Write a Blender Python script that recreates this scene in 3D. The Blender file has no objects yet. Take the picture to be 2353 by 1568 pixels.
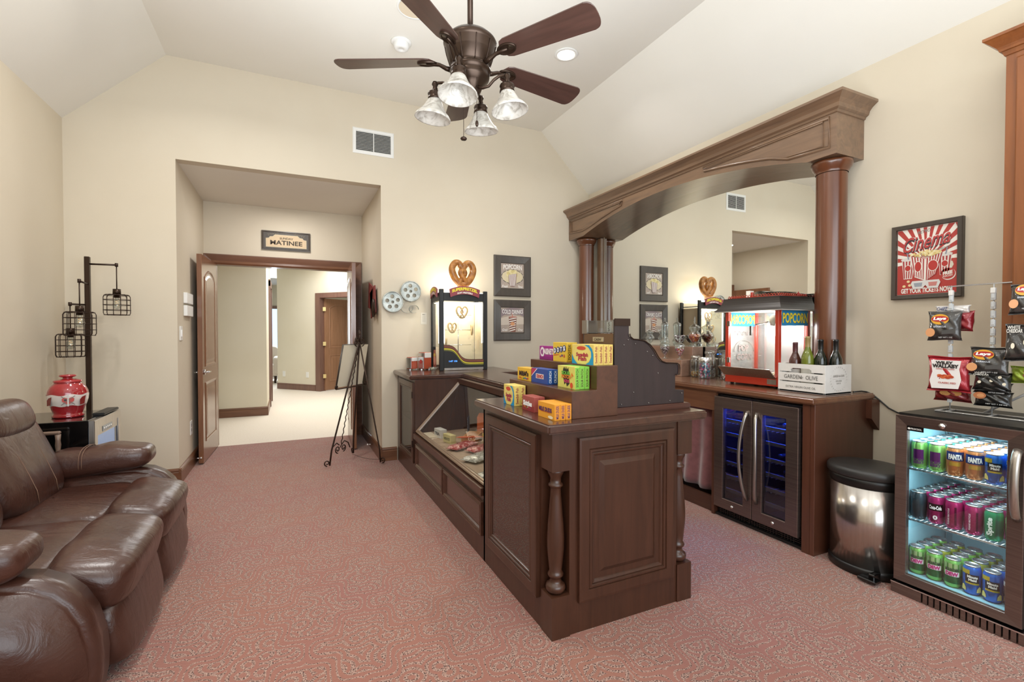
import bpy, bmesh, math, random
from mathutils import Vector, Matrix
random.seed(7)
PI = math.pi
sc = bpy.context.scene
COL = sc.collection

# ------------------------------------------------------------ camera, world, lights, exposure
cam_d = bpy.data.cameras.new('camera'); cam = bpy.data.objects.new('camera', cam_d); COL.objects.link(cam)
cam_d.sensor_fit = 'HORIZONTAL'; cam_d.sensor_width = 36.0; cam_d.lens = 36.0 * 1091.0 / 2353.0
cam_d.clip_start = 0.05
cam.location = (0, 0, 1.35)
cam.rotation_euler = (math.radians(90 - 1.0), 0, math.radians(-25.05))
sc.camera = cam
w = bpy.data.worlds.new('world'); sc.world = w; w.use_nodes = True
w.node_tree.nodes['Background'].inputs[0].default_value = (0.88, 0.95, 1.0, 1)
w.node_tree.nodes['Background'].inputs[1].default_value = 0.95
sc.view_settings.view_transform = 'Standard'; sc.view_settings.look = 'None'
sc.view_settings.gamma = 1.0; sc.view_settings.use_curve_mapping = False
sc.view_settings.exposure = 0.30
sc.cycles.use_denoising = True
sc.cycles.max_bounces = 10; sc.cycles.transparent_max_bounces = 24
sc.cycles.caustics_reflective = False; sc.cycles.caustics_refractive = False
sc.cycles.sample_clamp_indirect = 4.0

def area_light(name, loc, size, power, color, rot=(0, 0, 0), size_y=None, spread=180):
    l = bpy.data.lights.new(name, 'AREA'); l.energy = power; l.color = color
    l.shape = 'RECTANGLE' if size_y else 'DISK'; l.size = size
    if size_y: l.size_y = size_y
    l.spread = math.radians(spread)
    o = bpy.data.objects.new(name, l); o.location = loc; o.rotation_euler = rot; COL.objects.link(o); return o
def point_light(name, loc, power, color, r=0.03):
    l = bpy.data.lights.new(name, 'POINT'); l.energy = power; l.color = color; l.shadow_soft_size = r
    o = bpy.data.objects.new(name, l); o.location = loc; COL.objects.link(o); return o
WARM = (1.0, 0.98, 0.95)
for x, y, e in [(2.197, 3.587, 13), (-0.45, 3.587, 21), (2.197, 1.2, 4), (-0.45, 1.2, 13), (0.9, -0.6, 5)]:
    area_light('ceiling_lamp_light', (x, y, 3.765), 0.16, e, WARM, spread=150)
# added fill from behind the camera, stands in for daylight from unseen windows
area_light('rear_fill_light', (0.9, -1.9, 1.9), 3.6, 70, (0.88, 0.95, 1.0), rot=(PI / 2, 0, 0), size_y=2.2)
# added upward fill near the camera, brightens the ceiling like a bounced flash
area_light('ceiling_bounce_fill', (0.6, 0.4, 1.7), 2.4, 84, (0.85, 0.94, 1.0), rot=(PI - 0.25, 0, 0), size_y=1.6)
area_light('added_ceiling_uplight', (0.7, 3.0, 2.7), 2.4, 15, (0.88, 0.95, 1.0), rot=(PI, 0, 0))  # added unseen panel near the fan, lifts the brightness of the flat ceiling
area_light('hall_lamp_light', (0.6, 9.9, 2.9), 1.6, 78, (0.96, 0.98, 1.0), size_y=3.0)
area_light('hall_lamp_light', (1.2, 7.6, 2.9), 0.8, 24, (0.96, 0.98, 1.0), size_y=0.8)
area_light('far_room_daylight', (-0.3, 15.6, 1.7), 1.8, 120, (0.8, 0.9, 1.0), rot=(-PI / 2, 0, 0), size_y=2.0)
area_light('alcove_lamp_light', (0.0, 5.9, 2.86), 0.16, 9, WARM)

# ------------------------------------------------------------ materials
def hexc(h):
    h = h.lstrip('#'); c = [int(h[i:i + 2], 16) / 255 for i in (0, 2, 4)]
    return tuple(x / 12.92 if x <= .04045 else ((x + .055) / 1.055) ** 2.4 for x in c) + (1,)
def base_mat(name):
    m = bpy.data.materials.new(name); m.use_nodes = True
    nt = m.node_tree; return m, nt, nt.nodes['Principled BSDF']
_plain = {}
def plain(name, h, rough=.5, metal=0, emit=None, es=0, coat=0, spec=.5):
    key = (name, h)
    if key in _plain: return _plain[key]
    m, nt, p = base_mat(name)
    p.inputs['Base Color'].default_value = hexc(h); p.inputs['Roughness'].default_value = rough
    p.inputs['Metallic'].default_value = metal; p.inputs['Coat Weight'].default_value = coat
    p.inputs['Specular IOR Level'].default_value = spec
    if emit: p.inputs['Emission Color'].default_value = hexc(emit); p.inputs['Emission Strength'].default_value = es
    _plain[key] = m; return m
def texco(nt, scale=(1, 1, 1), kind='Object', rot=(0, 0, 0)):
    t = nt.nodes.new('ShaderNodeTexCoord'); mp = nt.nodes.new('ShaderNodeMapping')
    mp.inputs['Scale'].default_value = scale; mp.inputs['Rotation'].default_value = rot
    nt.links.new(t.outputs[kind], mp.inputs[0]); return mp.outputs[0]
def noise(nt, vec, scale, detail=4, rough=.5, dist=0):
    n = nt.nodes.new('ShaderNodeTexNoise'); n.inputs['Scale'].default_value = scale
    n.inputs['Detail'].default_value = detail; n.inputs['Roughness'].default_value = rough
    n.inputs['Distortion'].default_value = dist
    nt.links.new(vec, n.inputs['Vector']); return n.outputs['Fac']
def ramp(nt, fac, stops):
    r = nt.nodes.new('ShaderNodeValToRGB'); e = r.color_ramp.elements
    while len(e) < len(stops): e.new(.5)
    for i, (pos, c) in enumerate(stops): e[i].position = pos; e[i].color = hexc(c) if isinstance(c, str) else c
    nt.links.new(fac, r.inputs[0]); return r.outputs[0]
def bump(nt, p, h, strength, dist=.002):
    b = nt.nodes.new('ShaderNodeBump'); b.inputs['Strength'].default_value = strength; b.inputs['Distance'].default_value = dist
    nt.links.new(h, b.inputs['Height']); nt.links.new(b.outputs[0], p.inputs['Normal'])
def wood(name, dark, light, axis='z', rough=.32, coat=.25, sc_=1.0):
    m, nt, p = base_mat(name)
    s = {'x': (1.2, 14, 14), 'y': (14, 1.2, 14), 'z': (14, 14, 1.2)}[axis]
    v = texco(nt, tuple(a * sc_ for a in s))
    n1 = noise(nt, v, 1.6, 6, .6, .8)
    c = ramp(nt, n1, [(.25, dark), (.75, light)])
    nt.links.new(c, p.inputs['Base Color'])
    p.inputs['Roughness'].default_value = rough; p.inputs['Coat Weight'].default_value = coat; p.inputs['Coat Roughness'].default_value = .18
    n2 = noise(nt, v, 9, 3); bump(nt, p, n2, .08, .0006)
    return m
def rough_mat(name, h1, h2, scale, rough, bs=.1, bd=.002, metal=0, stretch=(1, 1, 1)):
    m, nt, p = base_mat(name); v = texco(nt, stretch)
    n = noise(nt, v, scale, 5, .6)
    nt.links.new(ramp(nt, n, [(.3, h1), (.7, h2)]), p.inputs['Base Color'])
    p.inputs['Roughness'].default_value = rough; p.inputs['Metallic'].default_value = metal
    n2 = noise(nt, v, scale * 3, 3); bump(nt, p, n2, bs, bd); return m
def glass(name, tint='#ffffff', refl=.08, rough=.0, edge=.5):
    m = bpy.data.materials.new(name); m.use_nodes = True; nt = m.node_tree
    nt.nodes.remove(nt.nodes['Principled BSDF']); out = nt.nodes['Material Output']
    tr = nt.nodes.new('ShaderNodeBsdfTransparent'); tr.inputs[0].default_value = hexc(tint)
    gl = nt.nodes.new('ShaderNodeBsdfGlossy'); gl.inputs['Roughness'].default_value = rough
    lw = nt.nodes.new('ShaderNodeLayerWeight'); lw.inputs[0].default_value = .25
    mr = nt.nodes.new('ShaderNodeMapRange'); mr.inputs[3].default_value = refl; mr.inputs[4].default_value = edge
    nt.links.new(lw.outputs['Facing'], mr.inputs[0])
    mx = nt.nodes.new('ShaderNodeMixShader')
    nt.links.new(mr.outputs[0], mx.inputs[0]); nt.links.new(tr.outputs[0], mx.inputs[1]); nt.links.new(gl.outputs[0], mx.inputs[2])
    nt.links.new(mx.outputs[0], out.inputs[0]); return m

def wall_mat(name, h, h2):
    m, nt, p = base_mat(name); v = texco(nt)
    nt.links.new(ramp(nt, noise(nt, v, 1.3, 3), [(.35, h), (.65, h2)]), p.inputs['Base Color'])
    p.inputs['Roughness'].default_value = .75
    bump(nt, p, noise(nt, v, 90, 4), .12, .0015); return m
M = {}
M['wall'] = wall_mat('beige_wall_paint', '#d0c4af', '#d4c9b5')
M['ceiling'] = wall_mat('cream_ceiling_paint', '#e6e2d8', '#e9e5dc')
M['hallwall'] = wall_mat('hall_wall_paint', '#dcd3bd', '#dfd7c3')
M['walnut'] = wood('dark_walnut_wood', '#372015', '#4c2e20', 'z')
M['walnut_y'] = wood('dark_walnut_wood_along', '#3c241b', '#503124', 'y', rough=.25, coat=.5)
M['walnut_x'] = wood('dark_walnut_wood_across', '#3c241b', '#503124', 'x', rough=.25, coat=.5)
M['arch'] = wood('arch_brown_wood', '#67503f', '#86684f', 'y', rough=.3, coat=.4)
M['arch_z'] = wood('arch_brown_wood_upright', '#67503f', '#82644a', 'z', rough=.3, coat=.4)
M['column'] = wood('column_red_brown_wood', '#532d1a', '#6f3f24', 'z', rough=.28, coat=.5, sc_=.6)
M['cherry'] = wood('cherry_counter_wood', '#634030', '#7d543b', 'y', rough=.25, coat=.5)
M['cherry_z'] = wood('cherry_cabinet_wood', '#4c2d20', '#5f3828', 'z', rough=.35, coat=.2)
M['orange'] = wood('orange_brown_wood', '#74401d', '#8f5429', 'z', rough=.35, coat=.3)
M['trim'] = wood('baseboard_wood', '#5e3b27', '#7d5338', 'x', rough=.35)
M['doorw'] = wood('door_walnut', '#6a4530', '#8a5f44', 'z', rough=.25, coat=.4)
M['fardoor'] = wood('far_door_oak', '#8a6345', '#a0775a', 'z', rough=.4)
M['purplewood'] = wood('hall_trim_wood', '#6b4c44', '#80604f', 'z', rough=.4)
M['blade'] = wood('blade_walnut', '#3d2a24', '#553a32', 'x', rough=.35, coat=.3)
M['bronze'] = plain('oil_rubbed_bronze', '#3b2c22', .32, .7)
M['bronze2'] = plain('dark_bronze', '#3a2a21', .4, .6)
M['black'] = plain('black_plastic', '#151413', .4)
M['blackgloss'] = plain('black_gloss', '#0d0c0c', .12, 0, coat=.5)
M['framedark'] = wood('dark_frame_wood', '#3a322b', '#4b4239', 'z', rough=.5)
M['chrome'] = plain('chrome', '#d8d8d8', .12, 1)
M['steel'] = rough_mat('brushed_dark_steel', '#75655f', '#877770', 3, .32, .05, .0005, .85, (1, 1, 60))
M['steel_light'] = rough_mat('brushed_steel', '#a39d96', '#b9b3ab', 3, .28, .05, .0005, .9, (40, 40, 1))
M['canbody'] = rough_mat('bin_steel', '#b5aea7', '#c6c0ba', 2, .2, .03, .0005, .95, (30, 30, 1))
M['white'] = plain('white_plastic', '#e9e8e4', .4)
M['wood_white'] = rough_mat('white_painted_wood', '#dcd9d4', '#e6e4e0', 12, .6, .1, .001)
M['paper'] = plain('paper', '#ddd6c8', .8)
M['glass'] = glass('clear_glass', '#fbfdfc', .05, 0, .45)
M['glass_jar'] = glass('jar_glass', '#f1f6f4', .13, .02, 1.0)
M['glass_door'] = glass('display_door_glass', '#c9bcb2', .09, 0, .5)
M['glass_tint'] = glass('cooler_glass', '#c8d0dc', .06, 0, .4)
M['glass_case'] = glass('slanted_case_glass', '#f4f2ee', .07, 0, .22)
M['mirror'] = plain('mirror_silver', '#f0f2ef', .01, 1)
M['red'] = plain('red_enamel', '#b5341f', .3, coat=.4)
M['redgloss'] = plain('red_ceramic', '#9a1a22', .12, coat=.8)
M['can_lid'] = plain('aluminium_lid', '#c5c8c9', .25, .9)

def carpet():
    m, nt, p = base_mat('pink_scroll_carpet'); N = nt.nodes; L = nt.links
    t = N.new('ShaderNodeTexCoord')
    def math_(op, a, b=None, c=None):
        n = N.new('ShaderNodeMath'); n.operation = op
        for i, v in enumerate((a, b, c)):
            if v is None: continue
            if isinstance(v, (int, float)): n.inputs[i].default_value = v
            else: L.new(v, n.inputs[i])
        return n.outputs[0]
    mp = N.new('ShaderNodeMapping'); mp.inputs['Rotation'].default_value = (0, 0, math.radians(8))
    L.new(t.outputs['Object'], mp.inputs[0])
    nz = N.new('ShaderNodeTexNoise'); nz.inputs['Scale'].default_value = 9; L.new(mp.outputs[0], nz.inputs['Vector'])
    vm = N.new('ShaderNodeVectorMath'); vm.operation = 'MULTIPLY_ADD'; vm.inputs[1].default_value = (.03, .03, 0)
    L.new(nz.outputs['Color'], vm.inputs[0]); L.new(mp.outputs[0], vm.inputs[2])
    sp = N.new('ShaderNodeSeparateXYZ'); L.new(vm.outputs[0], sp.inputs[0]); x, y = sp.outputs[0], sp.outputs[1]
    # ogee lattice: two crossing families of waving lines, each a double band
    P, Q = .46, .62
    u = math_('DIVIDE', x, P); v = math_('DIVIDE', y, Q)
    D1, D2 = math_('ADD', u, v), math_('SUBTRACT', u, v)
    def fam(a, c, ph):
        wv = math_('MULTIPLY', math_('SINE', math_('MULTIPLY_ADD', c, 4 * PI, ph)), .085)
        fr = math_('FRACT', math_('ADD', a, wv))
        return math_('SUBTRACT', .5, math_('ABSOLUTE', math_('SUBTRACT', fr, .5)))
    d = math_('MINIMUM', fam(D1, D2, 0.0), fam(D2, D1, 0.0))
    band = math_('LESS_THAN', d, .035)
    ring = math_('MULTIPLY', math_('GREATER_THAN', d, .062), math_('LESS_THAN', d, .112))
    bands = math_('MAXIMUM', band, ring)
    vo = N.new('ShaderNodeTexVoronoi'); vo.voronoi_dimensions = '2D'; vo.inputs['Scale'].default_value = 9; L.new(vm.outputs[0], vo.inputs['Vector'])
    sw = math_('GREATER_THAN', math_('SINE', math_('MULTIPLY', vo.outputs['Distance'], 24)), .05)
    inner = math_('GREATER_THAN', d, .14)
    pile = math_('MAXIMUM', bands, math_('MULTIPLY', sw, inner))
    n2 = N.new('ShaderNodeTexNoise'); n2.inputs['Scale'].default_value = 170; n2.inputs['Detail'].default_value = 2; L.new(t.outputs['Object'], n2.inputs['Vector'])
    n3 = N.new('ShaderNodeTexNoise'); n3.inputs['Scale'].default_value = 1.1; L.new(t.outputs['Object'], n3.inputs['Vector'])
    c1 = ramp(nt, n3.outputs['Fac'], [(.35, '#956454'), (.65, '#925f56')])
    c2 = ramp(nt, n2.outputs['Fac'], [(.40, '#48302b'), (.49, '#9b786a'), (.7, '#bba092')])
    mx = N.new('ShaderNodeMix'); mx.data_type = 'RGBA'
    L.new(pile, mx.inputs[0]); L.new(c2, mx.inputs[6]); L.new(c1, mx.inputs[7])
    L.new(mx.outputs[2], p.inputs['Base Color']); p.inputs['Roughness'].default_value = .95
    p.inputs['Specular IOR Level'].default_value = .1; p.inputs['Sheen Weight'].default_value = .25
    h = math_('ADD', math_('MULTIPLY', pile, .6), math_('MULTIPLY', n2.outputs['Fac'], .8))
    bump(nt, p, h, .6, .006); return m
M['carpet'] = carpet()
M['cream'] = rough_mat('cream_hall_carpet', '#d8cbb8', '#e2d8c9', 60, .95, .4, .003)
def leather():
    m, nt, p = base_mat('brown_leather'); v = texco(nt)
    nt.links.new(ramp(nt, noise(nt, v, 4, 5), [(.3, '#3a211a'), (.7, '#4a2c22')]), p.inputs['Base Color'])
    p.inputs['Roughness'].default_value = .33; p.inputs['Coat Weight'].default_value = .25; p.inputs['Coat Roughness'].default_value = .25
    h1 = noise(nt, texco(nt, (1, 2.2, 1)), 7, 5, .55, 1.2)
    vo = nt.nodes.new('ShaderNodeTexVoronoi'); vo.inputs['Scale'].default_value = 260; nt.links.new(v, vo.inputs['Vector'])
    ad = nt.nodes.new('ShaderNodeMath'); ad.operation = 'MULTIPLY_ADD'; ad.inputs[1].default_value = .02
    nt.links.new(vo.outputs['Distance'], ad.inputs[0]); nt.links.new(h1, ad.inputs[2])
    bump(nt, p, ad.outputs[0], .32, .02); return m
M['leather'] = leather()
def shade_glass():
    m, nt, p = base_mat('alabaster_shade_glass'); v = texco(nt)
    nt.links.new(ramp(nt, noise(nt, v, 14, 4, .6, 2.5), [(.35, '#a39c91'), (.5, '#cbc5bb'), (.7, '#dcd7ce')]), p.inputs['Base Color'])
    p.inputs['Roughness'].default_value = .25; p.inputs['Transmission Weight'].default_value = .25
    p.inputs['Emission Color'].default_value = hexc('#fff4e6'); p.inputs['Emission Strength'].default_value = .04
    return m
M['shade'] = shade_glass()

# ------------------------------------------------------------ object helpers
def link(o, parent=None):
    COL.objects.link(o)
    if parent is not None:
        o.parent = parent
        if parent.get('_w'): o.matrix_parent_inverse = parent.matrix_basis.inverted()
    return o
def tag(o, label=None, cat=None, group=None, kind=None):
    if label: o['label'] = label
    if cat: o['category'] = cat
    if group: o['group'] = group
    if kind: o['kind'] = kind
    return o
WORLDT = []
def thing(name, label, cat, loc=(0, 0, 0), rz=0, group=None, world=True):
    """an Empty at the thing's base; world=True: its parts are modelled in room coordinates"""
    o = bpy.data.objects.new(name, None); o.empty_display_size = .05
    o.location = loc; o.rotation_euler = (0, 0, rz)
    COL.objects.link(o); tag(o, label, cat, group)
    if world: o['_w'] = 1; WORLDT.append(o)
    return o
class B:
    def __init__(s): s.bm = bmesh.new()
    def box(s, x0, x1, y0, y1, z0, z1, rz=0, piv=None):
        v = [s.bm.verts.new((x, y, z)) for z in (z0, z1) for x, y in ((x0, y0), (x1, y0), (x1, y1), (x0, y1))]
        for f in ((3, 2, 1, 0), (4, 5, 6, 7), (0, 1, 5, 4), (1, 2, 6, 5), (2, 3, 7, 6), (3, 0, 4, 7)): s.bm.faces.new([v[i] for i in f])
        if rz:
            c = Vector(piv or ((x0 + x1) / 2, (y0 + y1) / 2, 0)); R = Matrix.Rotation(rz, 3, 'Z')
            for a in v: a.co = c + R @ (a.co - c)
        return s
    def prism(s, poly, axis, a0, a1):
        """poly in the two other axes (cyclic order: z:(x,y) y:(x,z) x:(y,z)), extruded along axis"""
        def P(u, v, a): return {'z': (u, v, a), 'y': (u, a, v), 'x': (a, u, v)}[axis]
        lo = [s.bm.verts.new(P(u, v, a0)) for u, v in poly]; hi = [s.bm.verts.new(P(u, v, a1)) for u, v in poly]
        n = len(poly); s.bm.faces.new(lo); s.bm.faces.new(hi[::-1])
        for i in range(n): s.bm.faces.new([lo[i], hi[i], hi[(i + 1) % n], lo[(i + 1) % n]])
        return s
    def lathe(s, prof, c=(0, 0, 0), seg=24, M4=None, a0=0, a1=2 * PI):
        full = abs(a1 - a0 - 2 * PI) < 1e-6; n = seg if full else seg + 1
        rings = []
        for r, z in prof:
            ring = []
            if r < 1e-6: p = Vector((0, 0, z)); q = M4 @ p if M4 else p + Vector(c); v = s.bm.verts.new(q); ring = [v] * n
            else:
                for i in range(n):
                    a = a0 + (a1 - a0) * i / seg; p = Vector((r * math.cos(a), r * math.sin(a), z))
                    ring.append(s.bm.verts.new(M4 @ p if M4 else p + Vector(c)))
            rings.append(ring)
        for k in range(len(rings) - 1):
            A, Bq = rings[k], rings[k + 1]
            for i in range(n if full else n - 1):
                j = (i + 1) % n; f = []
                for v in (A[i], A[j], Bq[j], Bq[i]):
                    if v not in f: f.append(v)
                if len(f) > 2:
                    try: s.bm.faces.new(f).smooth = True
                    except ValueError: pass
        return s
    def cyl(s, p0, p1, r, seg=12, r1=None):
        p0, p1 = Vector(p0), Vector(p1); d = p1 - p0; L = d.length
        M4 = Matrix.Translation(p0) @ d.to_track_quat('Z', 'Y').to_matrix().to_4x4()
        r1 = r if r1 is None else r1
        return s.lathe([(0, 0), (r, 0), (r1, L), (0, L)], seg=seg, M4=M4)
    def tube(s, pts, r, seg=8, closed=False, rs=None):
        pts = [Vector(p) for p in pts]; n = len(pts); rings = []; up = None
        for i, p in enumerate(pts):
            if closed: d = pts[(i + 1) % n] - pts[i - 1]
            else: d = pts[min(i + 1, n - 1)] - pts[max(i - 1, 0)]
            if d.length < 1e-9: d = Vector((0, 0, 1))
            d.normalize()
            if up is None: up = d.orthogonal().normalized()
            up = (up - d * up.dot(d));
            if up.length < 1e-6: up = d.orthogonal()
            up.normalize(); sd = d.cross(up); rr = rs[i] if rs else r
            rings.append([s.bm.verts.new(p + (up * math.cos(2 * PI * k / seg) + sd * math.sin(2 * PI * k / seg)) * rr) for k in range(seg)])
        for i in range(n if closed else n - 1):
            A, Bq = rings[i], rings[(i + 1) % n]
            for k in range(seg): s.bm.faces.new([A[k], A[(k + 1) % seg], Bq[(k + 1) % seg], Bq[k]]).smooth = True
        if not closed:
            s.bm.faces.new(rings[0]); s.bm.faces.new(rings[-1][::-1])
        return s
    def frame(s, shape, prof, O, U, V, N, cap=True, back=False):
        """moulded frame: shape(i) gives the outline inset by i, prof lists (inset, height)"""
        O, U, V, N = map(Vector, (O, U, V, N)); loops = []
        for i, h in prof: loops.append([s.bm.verts.new(O + U * a + V * b + N * h) for a, b in shape(i)])
        n = len(loops[0])
        for A, Bq in zip(loops, loops[1:]):
            for k in range(n): s.bm.faces.new([A[k], A[(k + 1) % n], Bq[(k + 1) % n], Bq[k]])
        if cap: s.bm.faces.new(loops[-1])
        if back: s.bm.faces.new(loops[0][::-1])
        return s
    def grid(s, fn, nu, nv, smooth=True):
        vs = [[s.bm.verts.new(fn(i / nu, j / nv)) for j in range(nv + 1)] for i in range(nu + 1)]
        for i in range(nu):
            for j in range(nv): s.bm.faces.new([vs[i][j], vs[i + 1][j], vs[i + 1][j + 1], vs[i][j + 1]]).smooth = smooth
        return s
    def superel(s, c, r, n=(.5, .5), nu=28, nv=16, fn=None):
        def sg(v, p): return math.copysign(abs(v) ** p, v)
        def f(u, v):
            a = 2 * PI * u; b = PI * (v - .5) * .9999
            p = Vector((r[0] * sg(math.cos(b), n[1]) * sg(math.cos(a), n[0]), r[1] * sg(math.cos(b), n[1]) * sg(math.sin(a), n[0]), r[2] * sg(math.sin(b), n[1])))
            if fn: p = fn(p)
            return p + Vector(c)
        s.grid(f, nu, nv); bmesh.ops.remove_doubles(s.bm, verts=s.bm.verts, dist=1e-5); return s
    def build(s, name, mat, parent=None, bevel=0, seg=1, smooth=None, subsurf=0):
        bmesh.ops.recalc_face_normals(s.bm, faces=s.bm.faces)
        if bevel:
            ed = [e for e in s.bm.edges if len(e.link_faces) == 2 and e.calc_face_angle(0) > .6]
            bmesh.ops.bevel(s.bm, geom=ed, offset=bevel, segments=seg, affect='EDGES', clamp_overlap=True)
        if smooth: 
            for f in s.bm.faces: f.smooth = True
        me = bpy.data.meshes.new(name); s.bm.to_mesh(me); s.bm.free()
        me.materials.append(M[mat] if isinstance(mat, str) else mat)
        o = bpy.data.objects.new(name, me); link(o, parent)
        if subsurf:
            md = o.modifiers.new('s', 'SUBSURF'); md.levels = md.render_levels = subsurf
        return o
def rect(u0, u1, v0, v1): return lambda i: [(u0 + i, v0 + i), (u1 - i, v0 + i), (u1 - i, v1 - i), (u0 + i, v1 - i)]
def arched(u0, u1, v0, v1, rise, n=10):
    """rectangle whose top is an arc of the given rise"""
    w_ = (u1 - u0) / 2; R = (w_ * w_ + rise * rise) / (2 * rise); cx = (u0 + u1) / 2; cz = v1 - R
    def f(i):
        r = R - i; ww = w_ - i; a = math.asin(min(1, ww / r))
        return [(u0 + i, v0 + i), (u1 - i, v0 + i)] + [(cx + r * math.sin(a - 2 * a * k / n), cz + r * math.cos(a - 2 * a * k / n)) for k in range(n + 1)]
    return f
_txt = {}
def text_mesh(s, bold=.0, shear=0, space=1.0):
    k = (s, bold, shear, space)
    if k not in _txt:
        c = bpy.data.curves.new('t', 'FONT'); c.body = s; c.align_x = 'CENTER'; c.align_y = 'CENTER'
        c.offset = bold; c.shear = shear; c.space_character = space; c.resolution_u = 3
        o = bpy.data.objects.new('t', c); COL.objects.link(o)
        dg = bpy.context.evaluated_depsgraph_get(); me = bpy.data.meshes.new_from_object(o.evaluated_get(dg))
        bpy.data.objects.remove(o)
        vs = [v.co.copy() for v in me.vertices]; fs = [tuple(p.vertices) for p in me.polygons]; bpy.data.meshes.remove(me)
        xs = [v.x for v in vs]; ys = [v.y for v in vs]
        _txt[k] = (vs, fs, min(xs), max(xs), min(ys), max(ys))
    return _txt[k]
def text(s, c, U, V, w_, h_, mat, parent, name='lettering', bold=.02, shear=0, N=None, off=.0015, arc=0, wrap=None, taper=0, space=1.0):
    """flat printed lettering fitted into w x h, centred at c on the plane U,V"""
    vs, fs, x0, x1, y0, y1 = text_mesh(s, bold, shear, space)
    c, U, V = Vector(c), Vector(U).normalized(), Vector(V).normalized(); N = Vector(N).normalized() if N else U.cross(V)
    bm = bmesh.new(); L = []
    for v in vs:
        u = ((v.x - x0) / (x1 - x0) - .5); q = ((v.y - y0) / (y1 - y0) - .5)
        a = u * w_; b = q * h_ * (1 - taper * (2 * u) ** 2) - arc * (2 * u) ** 2
        if wrap:
            R, C0 = wrap; th = a / R     # wrap = (radius, axis point); c gives the facing direction
            co = Vector(C0) + (N * math.cos(th) + U * math.sin(th)) * (R + off) + V * b
        else: co = c + U * a + V * b + N * off
        L.append(bm.verts.new(co))
    for f in fs:
        try: bm.faces.new([L[i] for i in f])
        except ValueError: pass
    me = bpy.data.meshes.new(name); bm.to_mesh(me); bm.free(); me.materials.append(M[mat] if isinstance(mat, str) else mat)
    return link(bpy.data.objects.new(name, me), parent)
def flat(pts, c, U, V, mat, parent, name='print', off=.0008, th=.0004, N=None):
    """thin printed shape on a plane; pts are (u,v) metres"""
    c, U, V = Vector(c), Vector(U).normalized(), Vector(V).normalized(); N = Vector(N).normalized() if N else U.cross(V)
    b = B(); lo = [b.bm.verts.new(c + U * u + V * v + N * off) for u, v in pts]
    b.bm.faces.new(lo)
    me = bpy.data.meshes.new(name); b.bm.to_mesh(me); b.bm.free(); me.materials.append(M[mat] if isinstance(mat, str) else mat)
    return link(bpy.data.objects.new(name, me), parent)
def ell(cx, cy, rx, ry, n=24, a0=0, a1=2 * PI):
    return [(cx + rx * math.cos(a0 + (a1 - a0) * i / n), cy + ry * math.sin(a0 + (a1 - a0) * i / n)) for i in range(n)]
def copy_tree(o, parent=None):
    c = o.copy(); COL.objects.link(c)
    if parent is not None: c.parent = parent
    for ch in list(o.children): copy_tree(ch, c)
    return c
X_, Y_, Z_ = Vector((1, 0, 0)), Vector((0, 1, 0)), Vector((0, 0, 1))

# ------------------------------------------------------------ the room shell
XL, XR, YB = -1.67, 3.45, 5.08
AX0, AX1, AZ, AY = -0.906, 0.867, 2.885, 6.55
def st(b, name, mat, **k):
    o = b.build(name, mat, **k); o['kind'] = 'structure'; return o
st(B().box(-3.2, 5.0, -2.2, 6.55, -.1, 0), 'floor', 'carpet')
st(B().box(-5, 6, 6.55, 18, -.1, -.002), 'floor', 'cream')
# vaulted ceiling: wall plates at 3.10, two 45 degree slopes, flat part at 3.78
zp, zf, xa, xb = 3.10, 3.78, -0.965, 2.765
st(B().prism([(XL - .1, zp - .1 + 0), (XL, zp), (xa, zf), (xb, zf), (XR, zp), (XR + .1, zp - .1), (XR + .1, zf + .3), (XL - .1, zf + .3)], 'y', -2.2, YB + .12), 'ceiling', 'ceiling')
st(B().box(XL - .12, XL, -2.2, YB + .12, 0, zp), 'wall_left', 'wall')
st(B().box(XR, XR + .12, -2.2, YB + .12, 0, zp), 'wall_right', 'wall')
b = B(); b.prism([(XL, 0), (AX0, 0), (AX0, AZ), (AX1, AZ), (AX1, 0), (XR, 0), (XR, zp), (xb, zf), (xa, zf), (XL, zp)], 'y', YB, YB + .12)
st(b, 'wall_back', 'wall')
# alcove
st(B().box(AX0 - .12, AX0, YB + .12, AY + .1, 0, AZ + .1), 'wall_alcove_left', 'wall')
st(B().box(AX1, AX1 + .12, YB + .12, AY + .1, 0, AZ + .1), 'wall_alcove_right', 'wall')
st(B().box(AX0 - .12, AX1 + .12, YB + .12, AY + .1, AZ, AZ + .1), 'ceiling_alcove', 'ceiling')
DX0, DX1, DZ = -.785, .738, 2.155
st(B().prism([(AX0, 0), (DX0 - .03, 0), (DX0 - .03, DZ + .03), (DX1 + .03, DZ + .03), (DX1 + .03, 0), (AX1, 0), (AX1, AZ), (AX0, AZ)], 'y', AY, AY + .12), 'wall_door', 'wall')
# casing of the double door: stepped moulding
b = B()
def casing(b, x0, x1, z1, y, w_=.12, prof=((0, 0), (0, .012), (.02, .022), (.045, .016), (.08, .026), (.11, .034), (.12, .034), (.12, 0)), ny=-1):
    loops = []
    for i, h in prof:
        loops.append([b.bm.verts.new((xx, y + ny * h, zz)) for xx, zz in ((x0 - i, 0), (x0 - i, z1 + i), (x1 + i, z1 + i), (x1 + i, 0))])
    for A, C in zip(loops, loops[1:]):
        for k in range(3): b.bm.faces.new([A[k], A[k + 1], C[k + 1], C[k]])
    return b
st(casing(b, DX0, DX1, DZ, AY), 'trim_1', 'trim')
b = B(); b.box(DX0 - .03, DX0, AY, AY + .12, 0, DZ).box(DX1, DX1 + .03, AY, AY + .12, 0, DZ).box(DX0 - .03, DX1 + .03, AY, AY + .12, DZ, DZ + .03)
st(b, 'trim_2', 'trim')
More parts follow.
